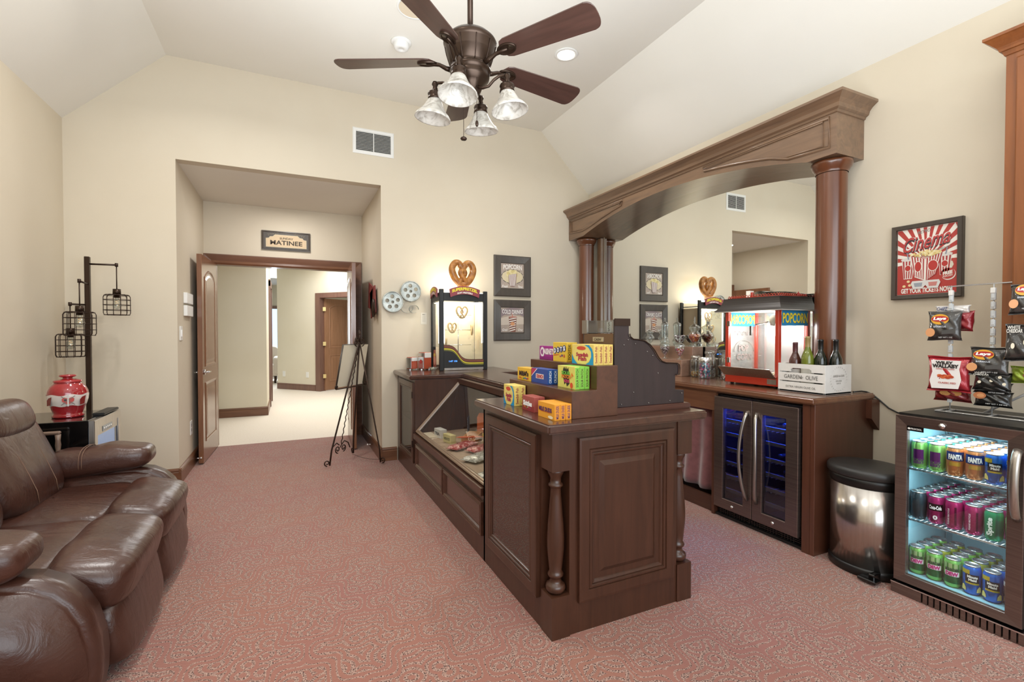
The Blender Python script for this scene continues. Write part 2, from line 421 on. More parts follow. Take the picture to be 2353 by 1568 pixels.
# baseboards
def base(name, p0, p1, n, h=.14, mat='trim'):
    """moulded baseboard from p0 to p1, n = direction into the room"""
    p0, p1, n = Vector((*p0, 0)), Vector((*p1, 0)), Vector((*n, 0)).normalized()
    prof = [(0, 0), (.018, 0), (.018, h * .74), (.014, h * .78), (.014, h * .84), (.02, h * .87), (.016, h * .95), (.006, h), (0, h)]
    b = B(); A = [b.bm.verts.new(p0 + n * a + Z_ * z) for a, z in prof]; C = [b.bm.verts.new(p1 + n * a + Z_ * z) for a, z in prof]
    k = len(prof); b.bm.faces.new(A); b.bm.faces.new(C[::-1])
    for i in range(k): b.bm.faces.new([A[i], A[(i + 1) % k], C[(i + 1) % k], C[i]])
    return st(b, name, mat)
base('baseboard_left', (XL, -2.2), (XL, YB), (1, 0))
base('baseboard_back', (XL, YB), (AX0 + .02, YB), (0, -1))
base('baseboard_back', (AX1 - .02, YB), (1.02, YB), (0, -1))
base('baseboard_alcove_left', (AX0, YB - .02), (AX0, AY), (1, 0))
base('baseboard_alcove_right', (AX1, YB - .02), (AX1, AY), (-1, 0))
base('baseboard_right', (XR, -2.2), (XR, 1.79), (-1, 0))
base('baseboard_right', (XR, 2.6), (XR, YB), (-1, 0))
# hall beyond the double door
st(B().box(-5, 6, 6.67, 18, 2.95, 3.05), 'ceiling_hall', 'ceiling')
st(B().box(-3.6, -.35, 8.74, 9.75, 0, 2.95), 'wall_hall_left', 'hallwall')
st(B().box(-3.6, -.35, 10.55, 10.7, 0, 2.95), 'wall_hall_left', 'hallwall')
base('baseboard_hall_left', (-3.6, 8.74), (-.33, 8.74), (0, -1))
base('baseboard_hall_side', (-.35, 8.72), (-.35, 9.7), (1, 0))
b = B(); b.box(-.42, -.32, 9.68, 9.8, 0, 2.3).box(-.42, -.32, 10.48, 10.6, 0, 2.3).box(-.42, -.32, 9.68, 10.6, 2.2, 2.32)
st(b, 'trim_3', 'purplewood')
st(B().box(-3.6, -.4, 9.75, 10.55, 2.3, 2.95), 'wall_hall_left', 'hallwall')
d0, d1 = Vector((-.28, 12.8, 0)), Vector((.60, 11.79, 0)); dd = (d1 - d0).normalized(); dn = Vector((dd.y, -dd.x, 0)) * 1  # faces the viewer
if dn.y > 0: dn = -dn
def slab(name, s0, s1, z0, z1, mat, t=.12, n0=0):
    b = B(); P = [d0 + dd * s0 - dn * n0, d0 + dd * s1 - dn * n0, d0 + dd * s1 - dn * (n0 + t), d0 + dd * s0 - dn * (n0 + t)]
    lo = [b.bm.verts.new(p + Z_ * z0) for p in P]; hi = [b.bm.verts.new(p + Z_ * z1) for p in P]
    b.bm.faces.new(lo[::-1]); b.bm.faces.new(hi)
    for i in range(4): b.bm.faces.new([lo[i], lo[(i + 1) % 4], hi[(i + 1) % 4], hi[i]])
    return b.build(name, mat)
S1 = (d1 - d0).length
for nm, a in {'a': (0, S1 + .02, 0, 2.95), 'b': (S1 + .02, S1 + .95, 2.2, 2.95), 'c': (S1 + .95, S1 + 3, 0, 2.95)}.items():
    slab('wall_hall_right', *a, 'hallwall')['kind'] = 'structure'
base('baseboard_hall_right', (d0.x, d0.y), (d1.x - .07, d1.y + .08), (dn.x, dn.y), mat='purplewood')
o = slab('trim_4', S1 - .08, S1 + .06, 0, 2.24, 'purplewood', .17, -.03); o['kind'] = 'structure'
o = slab('trim_4', S1 - .08, S1 + 1.05, 2.15, 2.26, 'purplewood', .17, -.028); o['kind'] = 'structure'
o = slab('trim_4', S1 + .92, S1 + 1.05, 0, 2.24, 'purplewood', .17, -.03); o['kind'] = 'structure'
st(B().box(-5, 6, 17.9, 18, 0, 2.95), 'wall_far', 'hallwall')
st(B().box(5.9, 6, 6.67, 18, 0, 3), 'wall_far_right', 'hallwall')
st(B().box(-5.1, -5, 6.67, 18, 0, 3), 'wall_far_left', 'hallwall')
st(B().box(AX1 + .12, 5.9, 6.55, 6.67, 0, 3), 'wall_hall_front', 'hallwall')
st(B().box(-5, AX0 - .12, 6.55, 6.67, 0, 3), 'wall_hall_front', 'hallwall')
# window of the room at the far end
wn = thing('window_1', None, None, (-.3, 17.86, .4)); wn['kind'] = 'structure'; 
B().frame(rect(-1.2, .9, .35, 2.25), [(0, 0), (0, .05), (.1, .05), (.1, .01)], (0, 17.9, 0), X_, Z_, -Y_, cap=False).build('window_frame', 'purplewood', wn)
B().box(-.62, -.56, 17.84, 17.88, .4, 2.2).box(.02, .08, 17.84, 17.88, .4, 2.2).build('window_mullion', 'bronze2', wn)
B().box(-1.1, .8, 17.885, 17.895, .45, 2.15).build('pane', plain('daylight_sky', '#9fbfe8', .5, emit='#b9d3f5', es=1.3), wn)

# ------------------------------------------------------------ double door leaves, hinged open into the alcove
def leaf(name, label, hx, hy, ex, ey, wood_, H=2.14, W=None, swing=1):
    h, e = Vector((hx, hy, .012)), Vector((ex, ey, .012)); u = (e - h).normalized(); W = (e - h).length
    t = thing(name, label, 'door', (hx, hy, 0))
    n = Vector((-u.y, u.x, 0)); T = .022
    b = B()
    shp = rect(0, W, 0, H)
    bm = b.bm
    for sgn in (1, -1):
        N = n * sgn
        # face with two sunk mouldings: arched upper, square lower
        f = lambda i: shp(i)
    bx = [h + n * T, h + u * W + n * T, h + u * W - n * T, h - n * T]
    lo = [bm.verts.new(p) for p in bx]; hi = [bm.verts.new(p + Z_ * H) for p in bx]
    bm.faces.new(lo[::-1]); bm.faces.new(hi)
    for i in range(4): bm.faces.new([lo[i], lo[(i + 1) % 4], hi[(i + 1) % 4], hi[i]])
    b.build('door_leaf', wood_, t, bevel=.002)
    pr_ = [(0, 0), (.008, .007), (.022, .004), (.03, -.0), (.05, .001), (.075, .006)]
    for sgn in (1, -1):
        N = n * sgn; O = h + N * T
        B().frame(arched(.12, W - .12, .98, H - .13, .085), pr_, O, u, Z_, N).build('upper_panel', wood_, t)
        B().frame(rect(.12, W - .12, .2, .82), pr_, O, u, Z_, N).build('lower_panel', wood_, t)
        b = B(); c = O + u * (W - .065) + Z_ * .93
        b.cyl(c, c + N * .012, .026, 20).cyl(c + N * .01, c + N * .038, .009)
        b.tube([c + N * .038, c + N * .038 - u * .03, c + N * .038 - u * .11 - Z_ * .004, c + N * .035 - u * .125], .0085)
        b.build('handle', 'chrome', t)
    return t
leaf('double_door_leaf', 'brown two-panel door leaf standing open on the left of the doorway', -.80, 6.53, -.832, 5.72, 'doorw')
leaf('double_door_leaf', 'brown two-panel door leaf standing open on the right behind the easel', .70, 6.53, .665, 5.70, 'doorw')
p0 = d0 + dd * (S1 + .07) - dn * .1
leaf('hall_door', 'oak brown arched-panel door standing ajar at the end of the hall', p0.x, p0.y, p0.x + .62, p0.y + .40, 'fardoor', H=2.13)
for o_ in COL.objects:
    if o_.name.startswith('hall_door') and o_.type == 'EMPTY':
        for z in (.3, 1.05, 1.85):
            B().box(p0.x - .035, p0.x + .03, p0.y - .05, p0.y - .03, z, z + .09).build('hinge', plain('brass', '#d7c38c', .3, .8), o_)
# door stops and wall plates in the alcove
for nm, lab, x, y, s in (('door_stop', 'chrome door stop on the left alcove baseboard', AX0 + .018, 5.72, 1), ('door_stop', 'chrome door stop on the right alcove baseboard', AX1 - .018, 5.6, -1)):
    t = thing(nm, lab, 'door stop', (x, y, .07))
    B().cyl((x, y, .07), (x + s * .05, y, .07), .005).build('rod', 'chrome', t)
    B().cyl((x + s * .05, y, .07), (x + s * .062, y, .07), .009).build('tip', 'white', t)
def plate(name, label, cat, x, y0, y1, z0, z1, s, th=.008, rocker=True, slots=0):
    t = thing(name, label, cat, (x, (y0 + y1) / 2, z0))
    B().box(*sorted((x, x + s * th)), y0, y1, z0, z1).build('cover_plate', 'white', t, bevel=.002)
    yc, zc = (y0 + y1) / 2, (z0 + z1) / 2
    if rocker: B().box(*sorted((x, x + s * (th + .006))), yc - .016, yc + .016, zc - .032, zc + .032).build('rocker', plain('switch_white', '#f4f3f0', .4), t, bevel=.002)
    for k in range(slots):
        B().box(*sorted((x, x + s * (th + .001))), yc - .016, yc + .016, zc - .04 + k * .045, zc - .005 + k * .045).build('socket', plain('socket_grey', '#8c8a86', .5), t, bevel=.003)
    return t
plate('control_box', 'upper of the two white control boxes on the left alcove wall', 'control box', AX0, 5.36, 5.66, 1.63, 1.73, 1, .03, False)
plate('control_box', 'lower of the two white control boxes on the left alcove wall', 'control box', AX0, 5.36, 5.66, 1.51, 1.61, 1, .03, False)
plate('light_switch', 'white light switch beside the left opening corner', 'light switch', AX0, 5.16, 5.26, 1.28, 1.41, 1)
plate('wall_outlet', 'white outlet low on the left alcove wall', 'outlet', AX0, 5.60, 5.70, .33, .47, 1, .006, False, 2)
for k, (s, lab) in enumerate(((.22, 'left of two white outlets on the hall wall'), (.98, 'right of two white outlets on the hall wall'))):
    c = d0 + dd * s; b = B(); 
    for du, z0, z1 in ((.04, .3, .43),): 
        P = [c - dd * du, c + dd * du, c + dd * du + dn * .01, c - dd * du + dn * .01]
        lo = [b.bm.verts.new(p + Z_ * z0) for p in P]; hi = [b.bm.verts.new(p + Z_ * z1) for p in P]
        b.bm.faces.new(lo); b.bm.faces.new(hi[::-1])
        for i in range(4): b.bm.faces.new([lo[i], lo[(i + 1) % 4], hi[(i + 1) % 4], hi[i]])
    tag(b.build('wall_outlet', 'white'), lab, 'outlet')
# armchair glimpsed in the far room
t = thing('armchair', 'pale beige armchair glimpsed in the room past the hall', 'armchair', (-.75, 14.6, 0))
fab = plain('pale_fabric', '#d9cfc2', .9)
B().superel((-.75, 14.6, .33), (.45, .45, .17), (.3, .3)).build('seat', fab, t)
B().superel((-.75, 14.98, .62), (.45, .14, .36), (.3, .3)).build('backrest', fab, t)
for sx in (-1, 1): B().superel((-.75 + sx * .44, 14.6, .45), (.11, .45, .25), (.3, .3)).build('arm', fab, t)
for sx in (-1, 1):
    for sy in (-1, 1): B().cyl((-.75 + sx * .38, 14.6 + sy * .38, 0), (-.75 + sx * .38, 14.6 + sy * .38, .18), .025).build('leg', 'bronze2', t)

# framed sign over the door
t = thing('wall_sign', 'dark framed Sunday Matinee sign above the double door', 'sign', (-.03, AY, 2.37))
B().frame(rect(-.305, .24, 2.368, 2.6), [(0, 0), (0, .02), (.012, .022), (.018, .016)], (0, AY, 0), X_, Z_, -Y_).build('frame', 'framedark', t)
def steps(w_, h_, q=.0):
    return [(-w_, -h_), (w_, -h_), (w_, .35 * h_), (.86 * w_, .42 * h_), (.8 * w_, .66 * h_), (.66 * w_, .7 * h_), (.56 * w_, h_), (-.56 * w_, h_), (-.66 * w_, .7 * h_), (-.8 * w_, .66 * h_), (-.86 * w_, .42 * h_), (-w_, .35 * h_)]
CS = (-.032, AY - .016, 2.48)
flat(steps(.228, .078), CS, X_, Z_, plain('sign_rim', '#c5b596', .6), t, 'plaque_rim', .001)
flat(steps(.218, .070), CS, X_, Z_, plain('sign_field', '#cbb391', .6), t, 'plaque', .002)
dk = plain('print_dark', '#3d3226', .7)
text('SUNDAY', (CS[0], CS[1], CS[2] + .035), X_, Z_, .15, .026, dk, t, off=.003, arc=.004)
text('MATINEE', (CS[0], CS[1], CS[2] - .02), X_, Z_, .36, .055, dk, t, off=.003, bold=.025)
for s in (-1, 1):
    b = B()
    for k in range(5):
        a = .5 + k * .45; c = Vector((CS[0] + s * (.2 - .025 * k), CS[1] - .002, CS[2] + .066 + .006 * k))
        b.tube([c + Vector((s * .014 * math.cos(q * .9), 0, .014 * math.sin(q * .9))) * (1 - q * .12) for q in range(7)], .0018, 5)
    b.build('scroll_ornament', plain('sign_scroll', '#a39a86', .6), t)

# ------------------------------------------------------------ back wall: vent, pictures, film reels, note
t = thing('wall_vent', 'white slatted air vent high on the back wall', 'vent', (.795, YB, 3.18))
B().frame(rect(.589, 1.002, 3.181, 3.44), [(0, 0), (0, .006), (.012, .012), (.03, .012), (.034, .004)], (0, YB, 0), X_, Z_, -Y_, cap=False).build('frame', 'white', t)
B().box(.62, .972, YB - .003, YB - .001, 3.21, 3.41).build('recess', 'black', t)
B().box(.792, .799, YB - .011, YB - .003, 3.21, 3.41).build('mullion', 'white', t)
sl = None
for side in (0, 1):
    for k in range(14):
        x0 = .622 + side * .177; z = 3.217 + k * .0142
        if sl is None:
            b = B(); b.prism([(-.003, 0), (-.011, -.004), (-.011, -.002), (-.003, .0035)], 'x', 0, .17); sl = b.build('slat', 'white', t); sl.location = (x0, YB, z)
        else:
            c = sl.copy(); COL.objects.link(c); c.location = (x0, YB, z)
def picture(label, z0, z1, w0, w1):
    t = thing('framed_picture', label, 'picture', (2.375, YB, z0))
    B().frame(rect(2.138, 2.613, z0, z1), [(0, 0), (0, .022), (.01, .026), (.085, .018), (.092, .008)], (0, YB, 0), X_, Z_, -Y_).build('frame', 'framedark', t)
    C0 = (2.3755, YB - .009, (w0 + w1) / 2)
    flat([(-.148, -.145), (.148, -.145), (.148, .145), (-.148, .145)], C0, X_, Z_, rough_mat('picture_paper', '#b9a793', '#a39590', 9, .6), t, 'print', .001)
    return t, C0
P_ = lambda h, r=.6: plain('print_' + h.strip('#'), h, r)
t, C0 = picture('upper dark-framed picture with popcorn, on the back wall', 1.775, 2.252, 1.862, 2.174)
flat(ell(0, -.01, .145, .085), C0, X_, Z_, P_('#4f4a46'), t, 'oval', .002)
flat(ell(0, -.01, .137, .078), C0, X_, Z_, P_('#d2c3a2'), t, 'oval', .003)
for k in range(26):
    a = 2 * PI * k / 26; flat([(x_ + .141 * math.cos(a), y_ - .01 + .0815 * math.sin(a)) for x_, y_ in ((-.004, -.003), (.004, -.003), (.004, .003), (-.004, .003))], C0, X_, Z_, P_('#e6ded0'), t, 'bead', .0035) if k % 2 else None
for k in range(11):
    a = k * .62; flat(ell(-.01 + .05 * math.cos(a), .03 + .025 * math.sin(a * 1.7), .024, .02, 9), C0, X_, Z_, P_('#ddcf9c' if k % 2 else '#cdbb80'), t, 'popcorn', .004 + k * .0002)
flat([(-.055, .01), (.055, .03), (.04, -.1), (.02, -.125), (-.02, -.125), (-.045, -.1)], C0, X_, Z_, P_('#8d6f66'), t, 'bucket_outline', .0065)
for k in range(6): flat([(-.048 + k * .017, .01 + k * .003), (-.039 + k * .017, .012 + k * .003), (-.028 + k * .0115, -.118), (-.034 + k * .0115, -.118)], C0, X_, Z_, P_('#e5dcd8'), t, 'stripe', .007)
text('POPCORN', (C0[0], C0[1], C0[2] + .105), X_, Z_, .24, .055, P_('#f0ebe4'), t, off=.006, arc=.008)
text('Fresh', (C0[0] - .1, C0[1], C0[2] - .125), X_, Z_, .075, .03, P_('#f0ebe4'), t, off=.006, shear=.3)
text('Time', (C0[0] + .1, C0[1], C0[2] - .125), X_, Z_, .06, .028, P_('#f0ebe4'), t, off=.006, shear=.3)
t, C0 = picture('lower dark-framed picture with a striped drink cup, on the back wall', 1.257, 1.735, 1.342, 1.658)
flat([(-.148, .03), (-.1, .06), (0, .075), (.1, .06), (.148, .04), (.148, .13), (0, .15), (-.148, .12)], C0, X_, Z_, P_('#8f7f80'), t, 'banner', .002)
flat([(-.148, -.06), (.148, -.05), (.148, .03), (0, .06), (-.148, .02)], C0, X_, Z_, P_('#cfc1b1'), t, 'field', .0022)
flat([(-.05, .035), (.055, .035), (.04, -.14), (-.035, -.14)], C0, X_, Z_, P_('#7a4a3a'), t, 'cup', .003)
for k in range(6): flat([(-.046 + .002 * k, .012 - k * .027), (.05 - .003 * k, .03 - k * .027), (.05 - .003 * k, .018 - k * .027), (-.046 + .002 * k, 0 - k * .027)], C0, X_, Z_, P_('#ece5dc'), t, 'stripe', .004)
flat(ell(.003, .035, .055, .012), C0, X_, Z_, P_('#b98a7c'), t, 'cup_rim', .0045)
flat([(-.004, .035), (.004, .035), (-.004, .09), (-.012, .09)], C0, X_, Z_, P_('#c9705c'), t, 'straw', .005)
flat(ell(0, -.045, .028, .022), C0, X_, Z_, P_('#d69a6c'), t, 'badge', .005)
text('COLD DRINKS', (C0[0], C0[1], C0[2] + .093), X_, Z_, .27, .05, P_('#f2ece6'), t, off=.006, arc=-.008)
text('Grab', (C0[0] - .1, C0[1], C0[2] - .115), X_, Z_, .07, .03, P_('#f0ebe4'), t, off=.006, shear=.3)
text('One', (C0[0] + .1, C0[1], C0[2] - .115), X_, Z_, .06, .03, P_('#f0ebe4'), t, off=.006, shear=.3)
# film reels: one metal wall piece
t = thing('reel_wall_art', 'silver metal wall art of two film reels and curling film', 'wall art', (1.03, YB, 1.58))
mreel = rough_mat('weathered_silver', '#8f9591', '#c3c6c0', 18, .45, .15, .001, .6)
for rx, rz_ in ((.975, 1.672), (1.165, 1.79)):
    b = B(); y = YB - .03; n = 40; R = .105
    # disc with five round holes: ring sectors made from a perforated outline
    holes = [(0.058 * math.cos(.4 + k * 2 * PI / 5), .058 * math.sin(.4 + k * 2 * PI / 5), .021) for k in range(5)] + [(0, 0, .015)]
    bm = b.bm; edges = []
    def loop(cx, cz, r, m):
        vs = [bm.verts.new((rx + cx + r * math.cos(2 * PI * i / m), y, rz_ + cz + r * math.sin(2 * PI * i / m))) for i in range(m)]
        return [bm.edges.new((vs[i], vs[(i + 1) % m])) for i in range(m)]
    edges += loop(0, 0, R, n)
    for h in holes: edges += loop(*h, 16)
    bmesh.ops.triangle_fill(bm, edges=edges, use_beauty=True, use_dissolve=False)
    for dy in (-.018,):
        r_ = bmesh.ops.extrude_face_region(bm, geom=list(bm.faces)); bmesh.ops.translate(bm, vec=(0, dy, 0), verts=[v for v in r_['geom'] if isinstance(v, bmesh.types.BMVert)])
    b.build('reel', mreel, t)
    B().tube([(rx + R * math.cos(a * PI / 16), y - .02, rz_ + R * math.sin(a * PI / 16)) for a in range(32)], .006, 6, closed=True).build('rim', mreel, t)
b = B()
for cx, cz, r, ph in ((1.20, 1.60, .055, 0), (1.13, 1.62, .075, 1.0)):
    b.grid(lambda u, v: Vector((cx + (r - .012 * u) * math.cos(ph + u * 5.4), YB - .012 - .028 * v, cz + (r - .012 * u) * .9 * math.sin(ph + u * 5.4))), 24, 1)
o = b.build('film_strip', mreel, t); md = o.modifiers.new('s', 'SOLIDIFY'); md.thickness = .002
t = thing('wall_note', 'small white paper note taped beside the pretzel cabinet', 'note', (1.315, YB, 1.44))
B().box(1.283, 1.349, YB - .002, YB - .0004, 1.442, 1.568).build('sheet', 'paper', t)
text('MENU', (1.316, YB - .002, 1.548), X_, Z_, .03, .008, dk, t, off=.001)
for k in range(5): text('soft pretzel', (1.316, YB - .002, 1.53 - k * .014), X_, Z_, .035, .006, plain('print_grey', '#8a857c', .8), t, off=.001)
# red ornament seen edge on in the alcove
t = thing('wall_plaque', 'dark red cinema ticket wall plaque seen edge-on inside the alcove', 'wall art', (AX1, 5.5, 1.5))
dr = plain('dark_red_paint', '#7c3330', .5)
for y0, z0, wy, hz, tilt in ((5.60, 1.75, .16, .3, .25), (5.45, 1.69, .16, .3, -.2)):
    b = B(); b.prism([(-wy, -hz * .5), (-wy * .6, -hz * .5), (-wy * .5, -hz * .4), (wy, -hz * .5), (wy, hz * .5), (-wy, hz * .5)], 'x', AX1 - .035, AX1 - .02)
    for v in b.bm.verts:
        a, c = v.co.y, v.co.z; v.co.y = y0 + a * math.cos(tilt) - c * math.sin(tilt); v.co.z = z0 + a * math.sin(tilt) + c * math.cos(tilt)
    b.build('ticket', dr, t, bevel=.003)
B().cyl((AX1 - .02, 5.53, 1.72), (AX1, 5.53, 1.72), .01).build('hook', 'black', t)
b = B(); b.lathe([(.0, 0), (.1, 0), (.1, .012), (0, .012)], M4=Matrix.Translation((AX1 - .05, 5.33, 1.62)) @ Matrix.Rotation(PI / 2, 4, 'Y')); b.build('reel', 'bronze2', t)

# ------------------------------------------------------------ ceiling fixtures
def can(x, y, label):
    t = thing('ceiling_light', label, 'ceiling light', (x, y, zf - .02))
    B().lathe([(.075, 0), (.1, -.002), (.102, -.006), (.1, -.009), (.078, -.012), (.072, 0)], (x, y, zf), 32).build('trim_ring', 'white', t)
    B().lathe([(0, -.004), (.075, -.004)], (x, y, zf), 28).build('lamp_lens', plain('lit_lens', '#ffffff', .5, emit='#fff3df', es=9), t)
can(2.197, 3.587, 'round lit recessed ceiling light to the right of the fan')
t = thing('smoke_detector', 'round white smoke detector on the flat ceiling beside the fan', 'smoke detector', (.86, 4.027, zf - .06))
B().lathe([(0, 0), (.085, 0), (.085, -.008), (.07, -.014), (0, -.014)], (.86, 4.027, zf), 32).build('base_plate', 'white', t)
B().lathe([(.062, -.012), (.064, -.03), (.058, -.052), (.045, -.06), (.02, -.062), (.018, -.058), (0, -.058)], (.86, 4.027, zf), 32).build('sensor_cap', 'white', t)
t = thing('ceiling_speaker', 'round cream in-ceiling speaker partly behind a fan blade', 'speaker', (.86, 3.56, zf - .02))
B().lathe([(.0, -.006), (.115, -.006)], (.86, 3.56, zf), 36).build('grille', plain('speaker_grille', '#d9c9b0', .7), t)
B().lathe([(.115, 0), (.115, -.01), (.128, -.008), (.132, 0)], (.86, 3.56, zf), 36).build('rim', 'white', t)

# ------------------------------------------------------------ ceiling fan
FX, FY, FZ = .803, 2.197, 2.668
t = thing('ceiling_fan', 'five-blade bronze and walnut ceiling fan with four glass shades', 'ceiling fan', (FX, FY, zf))
F0 = (FX, FY, 0)
B().lathe([(0, zf - .07), (.03, zf - .07), (.055, zf - .04), (.07, zf - .005), (.07, zf), (0, zf)], F0).build('canopy', 'bronze', t)
B().cyl((FX, FY, 2.79), (FX, FY, zf - .05), .0135, 16).build('down_rod', 'bronze', t)
B().lathe([(0, 2.815), (.03, 2.81), (.055, 2.80), (.10, 2.785), (.124, 2.762), (.130, 2.748), (.124, 2.74), (.122, 2.735), (.112, 2.69), (.097, 2.645), (.09, 2.637), (.096, 2.632), (.1, 2.618), (.094, 2.612), (.09, 2.60),
           (.094, 2.592), (.09, 2.578), (.07, 2.56), (.06, 2.545), (.05, 2.52), (.035, 2.508), (.015, 2.50), (0, 2.498)], F0, 48).build('motor_housing', 'bronze', t)
for k in range(10):
    a = 2 * PI * k / 10 + .2; b = B()
    b.tube([(FX + r * math.cos(a), FY + r * math.sin(a), z) for r, z in ((.124, 2.737), (.116, 2.70), (.1, 2.65), (.094, 2.637))], .0025, 6)
    b.build('housing_rib', 'bronze2', t)
bl = ir = None
for k in range(5):
    a = math.radians([-57.2, 7.5, 78.3, 152.9, 222][k])
    R_ = Matrix.Translation((FX, FY, FZ)) @ Matrix.Rotation(a, 4, 'Z') @ Matrix.Rotation(math.radians(-13), 4, 'X')
    if bl is None:
        b = B(); n = 20; out = []
        for i in list(range(19)) + [18.4, 18.8, 19.1, 19.4, 19.6, 19.75, 19.87, 19.95, 20]:    # plan outline of the blade: rounded root, wider rounded tip
            s = i / n
            if s < .12: w_ = .056 * math.sqrt(max(0, 1 - ((.12 - s) / .12) ** 2))
            elif s < .92: w_ = .056 + .016 * (s - .12) / .80
            else: w_ = .072 * (1 - ((s - .92) / .08) ** 2.6) ** .42 * .96 + .001
            out.append((.17 + .49 * s, w_))
        poly = out + [(x, -y) for x, y in out[::-1]]
        poly = [p for i, p in enumerate(poly) if i == 0 or (Vector(p) - Vector(poly[i - 1])).length > 1e-4]
        b.prism(poly, 'z', -.003, .003); bl = b.build('blade', 'blade', t, bevel=.001); bl.matrix_parent_inverse = Matrix.Identity(4); o1 = bl
        b = B(); 
        b.tube([(.095, 0, -.035), (.12, 0, -.028), (.15, 0, -.012), (.18, 0, -.007), (.215, 0, -.007)], .01, 10, rs=[.013, .011, .009, .011, .006])
        b.frame(lambda i: ell(.21, 0, .05 - i, .032 - i * .8, 28), [(0, 0), (0, .006), (.004, .009), (.01, .006), (.013, .004)], (0, 0, -.003), X_, Y_, -Z_)
        ir = b.build('blade_iron', 'bronze', t, smooth=True); ir.matrix_parent_inverse = Matrix.Identity(4); o2 = ir
    else: o1, o2 = bl.copy(), ir.copy(); COL.objects.link(o1); COL.objects.link(o2)
    for o_ in (o1, o2):
        o_.matrix_parent_inverse = t.matrix_basis.inverted(); o_.matrix_basis = R_
sh = arm_ = None
for k in range(4):
    a = math.radians(-37 + 90 * k) if k != 3 else math.radians(-127)
    a = math.radians([-37, 53, 143, -127][k])
    Rm = Matrix.Translation((FX - .01, FY - .03, 2.53)) @ Matrix.Rotation(a, 4, 'Z')
    if arm_ is None:
        b = B(); b.tube([(.03, 0, .0), (.06, 0, -.012), (.09, 0, -.006), (.115, 0, .02), (.14, 0, .035), (.165, 0, .036), (.178, 0, .028)], .007, 10)
        b.lathe([(0, .045), (.012, .042), (.016, .03), (.01, .018), (.013, .008), (.01, 0), (.02, -.004), (.033, -.01), (.036, -.018), (.032, -.026), (.034, -.034), (.036, -.045), (0, -.045)], (.18, 0, 0), 20)
        arm_ = b.build('lamp_arm', 'bronze', t); Tm = Matrix.Translation((.18, 0, -.04)) @ Matrix.Rotation(math.radians(-8), 4, 'Y')
        b = B(); b.lathe([(.03, .0), (.034, -.008), (.042, -.025), (.052, -.045), (.064, -.062), (.078, -.076), (.087, -.088), (.088, -.096), (.084, -.095), (.075, -.08), (.06, -.062), (.048, -.045), (.038, -.025), (.03, -.006)], seg=32, M4=Tm)
        sh = b.build('lamp_shade', 'shade', t)
        L3 = (arm_, sh)
    else:
        L3 = tuple(q.copy() for q in (arm_, sh)); [COL.objects.link(q) for q in L3]
    for o_ in L3: o_.matrix_parent_inverse = t.matrix_basis.inverted(); o_.matrix_basis = Rm
for x, y, z0, z1, disc in ((.745, 2.13, 2.265, 2.50, True), (.80, 2.10, 2.335, 2.55, False)):
    b = B()
    for i in range(int((z1 - z0) / .006)): b.cyl((x, y, z0 + i * .006), (x, y, z0 + i * .006 + .004), .0017, 6)
    b.build('pull_chain', 'bronze2', t)
    if disc: B().lathe([(0, 0), (.012, .002), (.016, .008), (.012, .014), (0, .016)], (x, y, z0 - .012), 16).build('chain_pull', 'bronze2', t)
    else: B().lathe([(0, 0), (.005, .002), (.008, .014), (.006, .026), (.002, .03), (0, .03)], (x, y, z0 - .02), 14).build('chain_pull', 'bronze2', t)

# ------------------------------------------------------------ front counter: near cabinet
TZ = .957
PAN = [(0, 0), (0, .018), (.01, .02), (.05, .02), (.053, .013), (.058, .018), (.066, .018), (.07, .01), (.076, .014), (.083, .012), (.088, .004)]
t = thing('display_cabinet', 'dark walnut glass-door cabinet with turned posts at the counter\'s near end', 'cabinet', (1.43, 2.2, 0))
b = B()
b.box(1.118, 1.745, 1.79, 1.83, 0, .915)           # near face board
b.box(1.03, 1.05, 1.885, 2.6, 0, .135).box(1.03, 1.05, 1.885, 2.6, .885, .915).box(1.03, 1.05, 1.885, 1.99, .135, .885).box(1.03, 1.05, 2.44, 2.6, .135, .885)
b.box(1.81, 1.835, 1.88, 2.6, 0, .915).box(1.03, 1.835, 2.58, 2.6, 0, .915).box(1.05, 1.81, 1.86, 2.58, .1, .13)
b.box(1.118, 1.13, 1.83, 1.9, 0, .915).box(1.05, 1.118, 1.885, 1.9, 0, .915).box(1.735, 1.75, 1.83, 1.9, 0, .915).box(1.75, 1.83, 1.885, 1.9, 0, .915)
b.build('body', 'walnut', t)
B().box(1.06, 1.8, 1.91, 2.57, .47, .478).build('shelf', 'glass_door', t)
B().frame(rect(1.16, 1.715, .14, .88), PAN + [(.115, .004), (.135, .016)], (0, 1.79, 0), X_, Z_, -Y_).build('end_panel', 'walnut', t)
d = B().frame(rect(1.905, 2.53, .134, .885), PAN + [(.088, -.01)], (1.03, 0, 0), Y_, Z_, -X_, cap=False).build('door', 'walnut', t)
B().box(1.022, 1.026, 1.98, 2.455, .2, .82).build('door_glass', 'glass_door', d)
POST = [(0, .187), (.033, .19), (.042, .2), (.045, .212), (.041, .226), (.03, .232), (.026, .242), (.026, .256), (.034, .262), (.036, .27), (.032, .278), (.028, .286), (.033, .33), (.038, .38), (.039, .43), (.036, .49), (.03, .56), (.025, .62), (.023, .655),
        (.026, .662), (.033, .667), (.033, .675), (.025, .68), (.024, .7), (.028, .712), (.034, .722), (.036, .73), (.036, .741), (0, .741)]
def post(x0, x1, y0, y1):
    cx, cy = (x0 + x1) / 2, (y0 + y1) / 2
    b = B(); b.box(x0, x1, y0, y1, 0, .187).box(x0, x1, y0, y1, .741, .915); b.lathe(POST, (cx, cy, 0), 28)
    return b.build('corner_post', 'walnut', t)
post(1.026, 1.118, 1.783, 1.882); post(1.745, 1.838, 1.783, 1.882)
